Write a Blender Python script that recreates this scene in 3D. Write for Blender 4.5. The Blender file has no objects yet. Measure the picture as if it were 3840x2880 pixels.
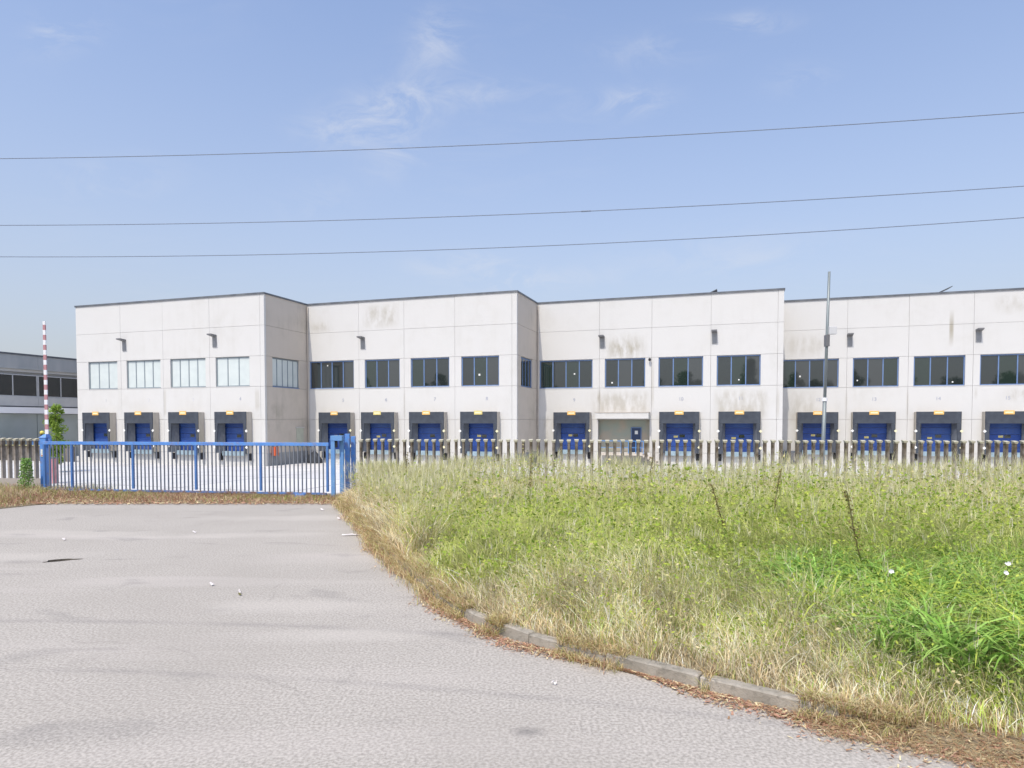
import bpy, bmesh, math, random
import numpy as np
from mathutils import Vector, Matrix
random.seed(7)
rng = np.random.default_rng(7)
R = math.radians
scene = bpy.context.scene
COL = scene.collection

# ------------------------------------------------------------------ camera
cam_data = bpy.data.cameras.new('camera')
cam = bpy.data.objects.new('camera', cam_data)
COL.objects.link(cam)
cam.location = (0, 0, 2.5)
cam.rotation_euler = (R(88), 0, 0)
cam_data.sensor_fit = 'HORIZONTAL'
cam_data.sensor_width = 36
cam_data.lens = 36 * 2502 / 3840
cam_data.shift_y = 0.0597
cam_data.clip_start = 0.1
cam_data.clip_end = 3000
scene.camera = cam

# ------------------------------------------------------------------ sun, sky, exposure
SUN_EL, SUN_AZ = R(58), (-0.445, -0.896)          # direction towards the sun, behind the camera on the left
ch = math.cos(SUN_EL)
to_sun = Vector((SUN_AZ[0] * ch, SUN_AZ[1] * ch, math.sin(SUN_EL)))
sl = bpy.data.lights.new('sun', 'SUN')
sl.energy = 2.95
sl.angle = R(0.53)
sl.color = (1.0, 0.93, 0.825)
sun = bpy.data.objects.new('sun', sl)
COL.objects.link(sun)
sun.rotation_euler = to_sun.to_track_quat('Z', 'Y').to_euler()
sun.location = (-20, -40, 60)

world = bpy.data.worlds.new('World')
scene.world = world
world.use_nodes = True
wn = world.node_tree
wn.nodes.clear()
def N(nt, typ, **kw):
    n = nt.nodes.new(typ)
    for k, v in kw.items():
        if k.startswith('i_'):
            key = k[2:]
            n.inputs[int(key) if key.isdigit() else key].default_value = v
        else:
            setattr(n, k, v)
    return n
def L(nt, a, b): nt.links.new(a, b)
def M2(nt, op, a, b=None, c=None, clamp=False):
    n = nt.nodes.new('ShaderNodeMath'); n.operation = op; n.use_clamp = clamp
    for i, v in enumerate((a, b, c)):
        if v is None: continue
        if isinstance(v, (int, float)): n.inputs[i].default_value = v
        else: nt.links.new(v, n.inputs[i])
    return n.outputs[0]
sky = N(wn, 'ShaderNodeTexSky', sky_type='NISHITA', sun_disc=False, sun_elevation=SUN_EL,
        sun_rotation=math.atan2(SUN_AZ[0], SUN_AZ[1]), air_density=1.0, dust_density=2.2, ozone_density=2.2, altitude=100)
tint = N(wn, 'ShaderNodeMix', data_type='RGBA', blend_type='MULTIPLY'); tint.inputs[0].default_value = 1.0
tint.inputs[7].default_value = (1.36, 1.40, 1.52, 1)
L(wn, sky.outputs[0], tint.inputs[6])
tc = N(wn, 'ShaderNodeTexCoord')
sep = N(wn, 'ShaderNodeSeparateXYZ'); L(wn, tc.outputs['Generated'], sep.inputs[0])
dz = M2(wn, 'MAXIMUM', sep.outputs[2], 0.02)
px = M2(wn, 'DIVIDE', sep.outputs[0], M2(wn, 'ADD', dz, 0.25))
py = M2(wn, 'DIVIDE', sep.outputs[1], M2(wn, 'ADD', dz, 0.25))
comb = N(wn, 'ShaderNodeCombineXYZ'); L(wn, px, comb.inputs[0]); L(wn, py, comb.inputs[1])
# patches where cirrus gathers
n1 = N(wn, 'ShaderNodeTexNoise', noise_dimensions='3D'); n1.inputs['Scale'].default_value = 1.15; n1.inputs['Detail'].default_value = 2
L(wn, comb.outputs[0], n1.inputs['Vector'])
r1 = N(wn, 'ShaderNodeMapRange'); r1.inputs[1].default_value = 0.46; r1.inputs[2].default_value = 0.74
L(wn, n1.outputs[0], r1.inputs[0])
mp = N(wn, 'ShaderNodeMapping'); mp.inputs['Rotation'].default_value = (0, 0, 0.5); mp.inputs['Scale'].default_value = (1.0, 2.6, 1.0)
L(wn, comb.outputs[0], mp.inputs[0])
n2 = N(wn, 'ShaderNodeTexNoise', noise_dimensions='3D'); n2.inputs['Scale'].default_value = 3.4; n2.inputs['Detail'].default_value = 9
n2.inputs['Roughness'].default_value = 0.62; n2.inputs['Distortion'].default_value = 1.1
L(wn, mp.outputs[0], n2.inputs['Vector'])
r2 = N(wn, 'ShaderNodeMapRange'); r2.inputs[1].default_value = 0.5; r2.inputs[2].default_value = 0.78
L(wn, n2.outputs[0], r2.inputs[0])
# a few separate wisps
azr = M2(wn, 'DIVIDE', sep.outputs[0], M2(wn, 'MAXIMUM', sep.outputs[1], 0.05))
elr = M2(wn, 'DIVIDE', sep.outputs[2], M2(wn, 'MAXIMUM', sep.outputs[1], 0.05))
wisps = None
for (wx, wy, rx, ry, s) in [(1640, 190, 70, 70, 1), (1520, 410, 130, 55, 1), (1320, 495, 120, 45, .9), (1480, 590, 70, 60, .8), (2350, 405, 90, 32, 1),
                            (1830, 370, 120, 28, .6), (215, 160, 60, 55, .7), (330, 150, 70, 40, .5), (2790, 122, 100, 26, .9), (2420, 220, 130, 40, .5), (2980, 325, 80, 35, .6),
                            (1710, 1000, 110, 30, .9), (1890, 1060, 90, 35, .9), (2720, 960, 230, 55, .6), (420, 690, 170, 50, .5), (1180, 770, 90, 50, .4), (2050, 1050, 140, 25, .6)]:
    ax, ez = (wx - 1920) / 2502, (1582 - wy) / 2502
    a = M2(wn, 'DIVIDE', M2(wn, 'SUBTRACT', azr, ax), rx * 1.5 / 2502)
    e = M2(wn, 'DIVIDE', M2(wn, 'SUBTRACT', elr, ez), ry * 1.5 / 2502)
    e = M2(wn, 'SUBTRACT', e, M2(wn, 'MULTIPLY', a, 0.22))
    d2 = M2(wn, 'ADD', M2(wn, 'MULTIPLY', a, a), M2(wn, 'MULTIPLY', e, e))
    g = M2(wn, 'MULTIPLY', M2(wn, 'POWER', 2.718, M2(wn, 'MULTIPLY', d2, -1.0)), s)
    wisps = g if wisps is None else M2(wn, 'ADD', wisps, g)
mp3 = N(wn, 'ShaderNodeMapping'); mp3.inputs['Rotation'].default_value = (0, 0.35, 0); mp3.inputs['Scale'].default_value = (1.0, 1.0, 2.2)
L(wn, tc.outputs['Generated'], mp3.inputs[0])
n3 = N(wn, 'ShaderNodeTexNoise', noise_dimensions='3D'); n3.inputs['Scale'].default_value = 11; n3.inputs['Detail'].default_value = 9
n3.inputs['Roughness'].default_value = 0.66; n3.inputs['Distortion'].default_value = 0.9
L(wn, mp3.outputs[0], n3.inputs['Vector'])
r3 = N(wn, 'ShaderNodeMapRange'); r3.inputs[1].default_value = 0.42; r3.inputs[2].default_value = 0.72
L(wn, n3.outputs[0], r3.inputs[0])
front = M2(wn, 'GREATER_THAN', sep.outputs[1], 0.1)
w_ = M2(wn, 'MULTIPLY', M2(wn, 'MULTIPLY', wisps, r3.outputs[0]), M2(wn, 'MULTIPLY', front, 0.65))
g_ = M2(wn, 'MULTIPLY', M2(wn, 'MULTIPLY', r1.outputs[0], r2.outputs[0]), 0.22)
cm = M2(wn, 'ADD', w_, g_, clamp=True)
hz = M2(wn, 'MULTIPLY', M2(wn, 'POWER', M2(wn, 'SUBTRACT', 1.0, M2(wn, 'MINIMUM', M2(wn, 'MAXIMUM', sep.outputs[2], 0.0), 1.0)), 2.1), 0.95)
mixh = N(wn, 'ShaderNodeMix', data_type='RGBA'); L(wn, hz, mixh.inputs[0]); L(wn, tint.outputs[2], mixh.inputs[6])
mixh.inputs[7].default_value = (3.05, 3.13, 3.3, 1)
mixc = N(wn, 'ShaderNodeMix', data_type='RGBA'); L(wn, cm, mixc.inputs[0]); L(wn, mixh.outputs[2], mixc.inputs[6])
mixc.inputs[7].default_value = (4.2, 4.4, 4.9, 1)
bg = N(wn, 'ShaderNodeBackground'); bg.inputs[1].default_value = 0.15
L(wn, mixc.outputs[2], bg.inputs[0])
wo = N(wn, 'ShaderNodeOutputWorld'); L(wn, bg.outputs[0], wo.inputs[0])

scene.view_settings.view_transform = 'Standard'
scene.view_settings.look = 'None'
scene.view_settings.gamma = 1.0
scene.view_settings.use_curve_mapping = False
scene.view_settings.exposure = 0.2
scene.render.engine = 'CYCLES'
scene.cycles.max_bounces = 5
scene.cycles.diffuse_bounces = 3
scene.cycles.glossy_bounces = 2
scene.cycles.transmission_bounces = 3
scene.cycles.use_denoising = True

# ------------------------------------------------------------------ helpers
def link(o, parent=None):
    COL.objects.link(o)
    if parent is not None: o.parent = parent
    return o
def tag(o, label=None, cat=None, group=None, kind=None):
    if label: o['label'] = label
    if cat: o['category'] = cat
    if group: o['group'] = group
    if kind: o['kind'] = kind
    return o
def empty(name, loc=(0, 0, 0), rz=0.0, parent=None):
    o = bpy.data.objects.new(name, None); o.location = loc; o.rotation_euler = (0, 0, rz); o.empty_display_size = .3
    return link(o, parent)
class MB:
    def __init__(s): s.v = []; s.f = []
    def quad(s, a, b, c, d):
        n = len(s.v); s.v += [a, b, c, d]; s.f.append((n, n + 1, n + 2, n + 3)); return s
    def poly(s, pts):
        n = len(s.v); s.v += list(pts); s.f.append(tuple(range(n, n + len(pts)))); return s
    def box(s, x0, x1, y0, y1, z0, z1):
        n = len(s.v)
        s.v += [(x0, y0, z0), (x1, y0, z0), (x1, y1, z0), (x0, y1, z0), (x0, y0, z1), (x1, y0, z1), (x1, y1, z1), (x0, y1, z1)]
        for q in ((0, 3, 2, 1), (4, 5, 6, 7), (0, 1, 5, 4), (1, 2, 6, 5), (2, 3, 7, 6), (3, 0, 4, 7)):
            s.f.append(tuple(n + i for i in q))
        return s
    def hexa(s, pts):      # 8 points, bottom ring then top ring
        n = len(s.v); s.v += list(pts)
        for q in ((0, 3, 2, 1), (4, 5, 6, 7), (0, 1, 5, 4), (1, 2, 6, 5), (2, 3, 7, 6), (3, 0, 4, 7)):
            s.f.append(tuple(n + i for i in q))
        return s
    def prism(s, prof, z0, z1, taper=1.0, cx=0, cy=0):   # profile in xy
        n = len(s.v); k = len(prof)
        s.v += [(x, y, z0) for x, y in prof] + [(cx + (x - cx) * taper, cy + (y - cy) * taper, z1) for x, y in prof]
        s.f.append(tuple(n + i for i in reversed(range(k)))); s.f.append(tuple(n + k + i for i in range(k)))
        for i in range(k): j = (i + 1) % k; s.f.append((n + i, n + j, n + k + j, n + k + i))
        return s
    def tube(s, pts, rad, n=8, cap=True):
        pts = [Vector(p) for p in pts]
        rads = rad if isinstance(rad, (list, tuple)) else [rad] * len(pts)
        rings = []
        for i, p in enumerate(pts):
            t = (pts[min(i + 1, len(pts) - 1)] - pts[max(i - 1, 0)]).normalized()
            a = Vector((0, 0, 1)) if abs(t.z) < .9 else Vector((1, 0, 0))
            u = t.cross(a).normalized(); w = t.cross(u)
            b = len(s.v)
            for k in range(n):
                an = 2 * math.pi * k / n
                s.v.append(tuple(p + (u * math.cos(an) + w * math.sin(an)) * rads[i]))
            rings.append(b)
        for a, b in zip(rings, rings[1:]):
            for k in range(n):
                j = (k + 1) % n; s.f.append((a + k, a + j, b + j, b + k))
        if cap:
            s.f.append(tuple(rings[0] + k for k in reversed(range(n)))); s.f.append(tuple(rings[-1] + k for k in range(n)))
        return s
    def ball(s, c, r, seg=10, ring=6, sz=1.0):
        b = len(s.v); 
        for i in range(ring + 1):
            ph = math.pi * i / ring
            for k in range(seg):
                th = 2 * math.pi * k / seg
                s.v.append((c[0] + r * math.sin(ph) * math.cos(th), c[1] + r * math.sin(ph) * math.sin(th), c[2] + r * sz * math.cos(ph)))
        for i in range(ring):
            for k in range(seg):
                j = (k + 1) % seg; s.f.append((b + i * seg + k, b + (i + 1) * seg + k, b + (i + 1) * seg + j, b + i * seg + j))
        return s
    def mesh(s, name, mat):
        me = bpy.data.meshes.new(name); me.from_pydata([tuple(v) for v in s.v], [], s.f); me.validate()
        if mat: me.materials.append(mat)
        return me
    def build(s, name, mat, parent=None, smooth=False, bevel=0, loc=None, rz=None):
        me = s.mesh(name, mat)
        bm = bmesh.new(); bm.from_mesh(me); bmesh.ops.recalc_face_normals(bm, faces=bm.faces)
        if bevel: bmesh.ops.bevel(bm, geom=list(bm.edges), offset=bevel, segments=1, affect='EDGES', profile=.5)
        bm.to_mesh(me); bm.free()
        if smooth:
            for p in me.polygons: p.use_smooth = True
        o = bpy.data.objects.new(name, me)
        if loc is not None: o.location = loc
        if rz is not None: o.rotation_euler = (0, 0, rz)
        return link(o, parent)
def dup(o, parent=None, loc=None, rz=None):
    c = o.copy(); COL.objects.link(c); c.parent = parent
    if loc is not None: c.location = loc
    if rz is not None: c.rotation_euler = (0, 0, rz)
    for chd in o.children: dup(chd, c)
    return c

# ------------------------------------------------------------------ materials
def newmat(name, color=(.5, .5, .5), rough=.8, spec=.3, metal=0.0):
    m = bpy.data.materials.new(name); m.use_nodes = True
    b = m.node_tree.nodes['Principled BSDF']
    b.inputs['Base Color'].default_value = (*color, 1); b.inputs['Roughness'].default_value = rough
    b.inputs['Specular IOR Level'].default_value = spec; b.inputs['Metallic'].default_value = metal
    return m
def noisy(name, c1, c2, scale=4, rough=.8, spec=.3, metal=0.0, detail=6, lo=.35, hi=.65, stretch=None, bump=0.0, bscale=40, coord='Object', c3=None, scale3=30, amt3=.3):
    m = newmat(name, c1, rough, spec, metal); nt = m.node_tree; b = nt.nodes['Principled BSDF']
    t = N(nt, 'ShaderNodeTexCoord'); src = t.outputs[coord]
    if coord == 'World':
        pass
    if stretch:
        mpp = N(nt, 'ShaderNodeMapping'); mpp.inputs['Scale'].default_value = stretch; L(nt, src, mpp.inputs[0]); src = mpp.outputs[0]
    n = N(nt, 'ShaderNodeTexNoise'); n.inputs['Scale'].default_value = scale; n.inputs['Detail'].default_value = detail; L(nt, src, n.inputs['Vector'])
    mr = N(nt, 'ShaderNodeMapRange'); mr.inputs[1].default_value = lo; mr.inputs[2].default_value = hi; L(nt, n.outputs[0], mr.inputs[0])
    mx = N(nt, 'ShaderNodeMix', data_type='RGBA'); mx.inputs[6].default_value = (*c1, 1); mx.inputs[7].default_value = (*c2, 1); L(nt, mr.outputs[0], mx.inputs[0])
    out = mx.outputs[2]
    if c3:
        n3_ = N(nt, 'ShaderNodeTexNoise'); n3_.inputs['Scale'].default_value = scale3; n3_.inputs['Detail'].default_value = 3; L(nt, src, n3_.inputs['Vector'])
        mr3 = N(nt, 'ShaderNodeMapRange'); mr3.inputs[1].default_value = .5; mr3.inputs[2].default_value = .72; mr3.inputs[4].default_value = amt3; L(nt, n3_.outputs[0], mr3.inputs[0])
        m3 = N(nt, 'ShaderNodeMix', data_type='RGBA'); L(nt, mr3.outputs[0], m3.inputs[0]); L(nt, out, m3.inputs[6]); m3.inputs[7].default_value = (*c3, 1); out = m3.outputs[2]
    L(nt, out, b.inputs['Base Color'])
    if bump:
        nb = N(nt, 'ShaderNodeTexNoise'); nb.inputs['Scale'].default_value = bscale; nb.inputs['Detail'].default_value = 4; L(nt, t.outputs[coord], nb.inputs['Vector'])
        bp = N(nt, 'ShaderNodeBump'); bp.inputs['Strength'].default_value = bump; bp.inputs['Distance'].default_value = .02
        L(nt, nb.outputs[0], bp.inputs['Height']); L(nt, bp.outputs[0], b.inputs['Normal'])
    return m

TH = R(18.35)
CT, ST = math.cos(TH), math.sin(TH)
def w2l(x, y): return x * CT - y * ST, x * ST + y * CT
def l2w(u, v): return u * CT + v * ST, -u * ST + v * CT
def sstep(a, b, t): t = min(1, max(0, (t - a) / (b - a))); return t * t * (3 - 2 * t)
def zt(x, y):
    u, v = w2l(x, y); return -1.2 * sstep(26, 43, v)

warehouse = empty('warehouse', (0, 0, 0), -TH)
tag(warehouse, 'long white panelled concrete warehouse in four stepped blocks with blue loading docks behind the fence', 'warehouse')

# painted wall: stains in the building's own coordinates
def wall_material(name, base, dirt, amount, streaks=True):
    m = newmat(name, base, .85, .2); nt = m.node_tree; b = nt.nodes['Principled BSDF']
    t = N(nt, 'ShaderNodeTexCoord'); t.object = warehouse; src = t.outputs['Object']
    def noise(scale, st, det=6, lo=.45, hi=.75, rough_=.6):
        mpp = N(nt, 'ShaderNodeMapping'); mpp.inputs['Scale'].default_value = st; L(nt, src, mpp.inputs[0])
        n = N(nt, 'ShaderNodeTexNoise'); n.inputs['Scale'].default_value = scale; n.inputs['Detail'].default_value = det; n.inputs['Roughness'].default_value = rough_; L(nt, mpp.outputs[0], n.inputs['Vector'])
        mr = N(nt, 'ShaderNodeMapRange'); mr.inputs[1].default_value = lo; mr.inputs[2].default_value = hi; L(nt, n.outputs[0], mr.inputs[0]); return mr.outputs[0]
    patch = noise(.16, (1, 1, 1.3), 3, .44, .68)
    fine = noise(1.1, (1, 1, .8), 8, .42, .72)
    strk = noise(1.6, (1, 1, .09), 5, .5, .78)
    a = M2(nt, 'MULTIPLY', patch, fine)
    s = M2(nt, 'MULTIPLY', strk, M2(nt, 'ADD', patch, .15))
    sp = N(nt, 'ShaderNodeSeparateXYZ'); L(nt, src, sp.inputs[0])
    low = N(nt, 'ShaderNodeMapRange'); low.inputs[1].default_value = 6.0; low.inputs[2].default_value = 1.5; L(nt, sp.outputs[2], low.inputs[0])
    a = M2(nt, 'ADD', a, M2(nt, 'MULTIPLY', M2(nt, 'MULTIPLY', low.outputs[0], fine), .35))
    tot = M2(nt, 'MULTIPLY', M2(nt, 'ADD', a, M2(nt, 'MULTIPLY', s, .8)), amount)
    def box(u0, u1, z0, z1, soft, strength, nz=None):
        cu, cz, hu, hz_ = (u0 + u1) / 2, (z0 + z1) / 2, (u1 - u0) / 2, (z1 - z0) / 2
        du = M2(nt, 'SUBTRACT', hu, M2(nt, 'ABSOLUTE', M2(nt, 'SUBTRACT', sp.outputs[0], cu)))
        dz_ = M2(nt, 'SUBTRACT', hz_, M2(nt, 'ABSOLUTE', M2(nt, 'SUBTRACT', sp.outputs[2], cz)))
        k = M2(nt, 'MULTIPLY', M2(nt, 'DIVIDE', du, soft[0], clamp=True), M2(nt, 'DIVIDE', dz_, soft[1], clamp=True))
        k = M2(nt, 'MULTIPLY', k, strength)
        return M2(nt, 'MULTIPLY', k, nz) if nz is not None else k
    if streaks:
        f2 = noise(2.4, (1, 1, .35), 6, .35, .62)
        for args in [((-31.2, -27.4, 10.5, 12.9, (.8, .8), .6)), ((-11, -6.9, 7.4, 10.2, (1.4, 1.2), .9)), ((-12, -6.5, 2.8, 5.4, (.8, .8), .55)),
                     ((-1.7, 2.8, 2.7, 5.3, (.6, .6), .5)), ((-36.6, -34, 10.4, 11.6, (.8, .5), .5)), ((3.8, 7.5, 2.0, 5.4, (1.2, 1.0), .4)), ((-16.7, -15.2, -.2, 3.2, (.6, .6), .4)),
                     ((19.5, 24, 11.0, 12.9, (1.2, .8), .4)), ((20.5, 24, 4.0, 5.4, (1.0, .5), .5)), ((3.9, 8, 8.0, 10.3, (1, .8), .35))]:
            tot = M2(nt, 'ADD', tot, box(*args, nz=f2))
        for args in [((16.72, 17.12, 8.6, 11.75, (.12, 1.4), .9)), ((-47.6, -47.2, 2.9, 5.45, (.15, .4), .35)), ((-37.9, -37.3, 3.2, 5.45, (.15, .6), .3)), ((18.6, 18.9, 4.2, 5.45, (.12, .8), .4)),
                     ((-11.35, -10.95, 3.3, 5.4, (.15, .6), .3)), ((-6.75, -6.4, 3.3, 8.0, (.12, 1.2), .35)), ((3.2, 3.55, 2.5, 5.4, (.12, .8), .3)),
                     ((9.05, 9.35, 2.5, 5.4, (.12, .8), .22)), ((13.7, 14.0, 2.5, 5.4, (.12, .8), .3)), ((-27.2, -26.9, 2.5, 5.4, (.12, .8), .25))]:
            tot = M2(nt, 'ADD', tot, box(*args))
    tot = M2(nt, 'MINIMUM', tot, 1.0)
    mx = N(nt, 'ShaderNodeMix', data_type='RGBA'); L(nt, tot, mx.inputs[0]); mx.inputs[6].default_value = (*base, 1); mx.inputs[7].default_value = (*dirt, 1)
    L(nt, mx.outputs[2], b.inputs['Base Color'])
    nb = N(nt, 'ShaderNodeTexNoise'); nb.inputs['Scale'].default_value = 8; nb.inputs['Detail'].default_value = 5; L(nt, src, nb.inputs['Vector'])
    bp = N(nt, 'ShaderNodeBump'); bp.inputs['Strength'].default_value = .15; bp.inputs['Distance'].default_value = .01; L(nt, nb.outputs[0], bp.inputs['Height']); L(nt, bp.outputs[0], b.inputs['Normal'])
    return m
m_wall = wall_material('wall_paint', (.605, .595, .565), (.36, .33, .26), .15)
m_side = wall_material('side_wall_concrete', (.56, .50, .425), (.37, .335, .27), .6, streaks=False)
m_core = newmat('joint_mortar', (.55, .54, .51), .9)
m_coping = noisy('roof_flashing', (.09, .10, .115), (.15, .16, .17), 1.5, .5, .5)
m_frame_blue = noisy('window_frame_blue', (.115, .19, .36), (.15, .23, .40), 2, .5, .4)
m_frame_grey = noisy('window_frame_grey', (.20, .245, .27), (.24, .28, .30), 2, .5, .4)
def glass(name, c, rough=.025, spec=.5):
    m = newmat(name, c, rough, spec)
    m.node_tree.nodes['Principled BSDF'].inputs['IOR'].default_value = 1.95
    return m
m_glass = [glass('dark_glass', (.022, .028, .028)), glass('dark_glass_grey', (.045, .05, .05)), glass('dark_glass_green', (.02, .032, .026))]
m_blind = noisy('blind_behind_glass', (.60, .65, .62), (.55, .60, .58), 1.2, .25, .5)
m_shelter = noisy('dock_shelter_fabric', (.065, .075, .09), (.045, .052, .066), 1.8, .7, .3)
m_shelter2 = noisy('dock_shelter_side_fabric', (.15, .165, .185), (.105, .115, .135), 1.8, .7, .3)
m_beige = noisy('dock_shelter_beige', (.50, .46, .40), (.40, .37, .31), 1.5, .8, .2, stretch=(1, 1, .3))
m_door = noisy('dock_door_blue', (.02, .06, .26), (.026, .078, .30), 1.5, .45, .4)
m_doors = [m_door, noisy('dock_door_blue_faded', (.026, .07, .26), (.04, .10, .31), 1.2, .5, .4, stretch=(1, 1, .3), c3=(.10, .13, .2), scale3=6, amt3=.3), noisy('dock_door_blue_dull', (.018, .05, .21), (.026, .07, .26), 1.5, .5, .4)]
m_lip = noisy('leveller_steel', (.32, .42, .47), (.22, .3, .34), 2, .5, .4)
m_rubber = newmat('black_rubber', (.025, .025, .028), .8)
m_orange = noisy('orange_sign', (.80, .42, .10), (.75, .5, .18), 6, .6)
m_yellow = noisy('yellow_sign', (.72, .60, .20), (.6, .5, .2), 6, .6)
m_white = newmat('white_plastic', (.78, .78, .74), .6)
m_cream = newmat('cream_marker', (.75, .70, .45), .6)
m_lampgrey = newmat('floodlight_grey', (.16, .16, .165), .5, .4)
m_lampshadow = noisy('lamp_shadow_grey', (.26, .26, .255), (.32, .32, .31), 3, .6)  # grey tone of the painted shadow below each floodlight
m_ink = newmat('number_paint', (.36, .38, .44), .8)
m_inkfaint = newmat('faded_number_paint', (.62, .62, .64), .8)

m_plinth = noisy('grey_plinth', (.24, .25, .26), (.32, .32, .31), 1.2, .9)
# ------------------------------------------------------------------ warehouse
ZR, Z1, Z2, Z3, Z4, Z5, ZB = 13.05, 10.5, 7.98, 5.45, 2.70, -0.12, -1.35
VF = [46.1, 51.96, 57.82, 63.68]
UL = [-57.7, -36.83, -16.8, 3.75]
UR = [-36.83, -16.8, 3.75, 24.35]
JO = [[-52.36, -47.52, -42.45, -37.27], [-31.5, -27.05, -22.3, -17.24], [-11.15, -6.66, -1.84, 3.3], [9.2, 13.85, 18.5, 23.9]]
WIN = [[(-56.27, -52.79, 3), (-51.70, -47.83, 4), (-46.72, -42.91, 4), (-41.83, -38.37, 3)],
       [(-36.62, -32.03, 4), (-30.91, -27.49, 3), (-26.41, -22.82, 3), (-21.71, -18.36, 3)],
       [(-16.56, -11.76, 4), (-10.66, -7.20, 3), (-6.08, -2.45, 3), (-1.35, 2.04, 3)],
       [(3.98, 8.57, 4), (9.68, 13.15, 3), (14.26, 17.95, 3), (19.00, 22.9, 3)]]
DOCK = [[-54.70, -49.72, -44.76, -39.82], [-33.63, -29.32, -24.65, -19.93], [-13.48, None, -4.30, .45], [6.89, 11.24, 15.98, 20.85]]
G = .009
def panel(u0, u1, v0, v1, z0, z1, mat=m_wall, name='wall_panel'):
    if u1 - u0 < .06: return
    dy = random.uniform(-.006, .006)
    MB().box(u0 + G, u1 - G, v0 + dy, v1, z0 + G, z1 - G).build(name, mat, warehouse)
T = .22
def make_window(u0, u1, z0, z1, v, n, fmat, gmats, sides=False, stick=True):
    """frame as a part with a pane per light; for a side wall u runs along depth"""
    fw, dp = .085, .07
    root = None
    def B(mb, a, b, c, d, z_0, z_1):
        if sides: mb.box(-d, -c, a, b, z_0, z_1)
        else: mb.box(a, b, c, d, z_0, z_1)
    W, H = u1 - u0, z1 - z0
    mb = MB()
    B(mb, 0, fw, 0, dp, 0, H); B(mb, W - fw, W, 0, dp, 0, H)
    B(mb, fw, W - fw, .003, dp, 0, fw); B(mb, fw, W - fw, .003, dp, H - fw, H)
    for i in range(1, n):
        c = W * i / n; B(mb, c - fw * .5, c + fw * .5, .006, dp, fw, H - fw)
    loc = (v, u0, z0) if sides else (u0, v, z0)
    fr = mb.build('window', fmat, warehouse, loc=loc)
    for i in range(n):
        a, b = W * i / n + fw * .5 - .01, W * (i + 1) / n - fw * .5 + .01
        pm = MB(); tl = random.uniform(-.006, .006); tz = random.uniform(-.004, .004)
        pts = [(a, .035, fw - .01), (b, .035 + tl, fw - .01), (b, .035 + tl + tz, H - fw + .01), (a, .035 + tz, H - fw + .01)]
        back = [(x, y + .02, z) for x, y, z in pts]
        allp = [pts[0], pts[1], back[1], back[0], pts[3], pts[2], back[2], back[3]]
        if sides: allp = [(-y, x, z) for x, y, z in allp]
        pm.hexa(allp).build('pane', random.choice(gmats), fr)
    if stick:
        for _ in range(random.choice((0, 0, 1, 1))):
            i = random.randrange(n); x = W * (i + random.uniform(.3, .85)) / n
            z = random.choice((random.uniform(.3, .6), random.uniform(.3, H - .3))); s = random.uniform(.05, .08)
            st = MB(); B(st, x - s, x + s, .022, .029, z - s, z + s); st.build('paper_sticker', m_white, fr)
    return fr
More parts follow.
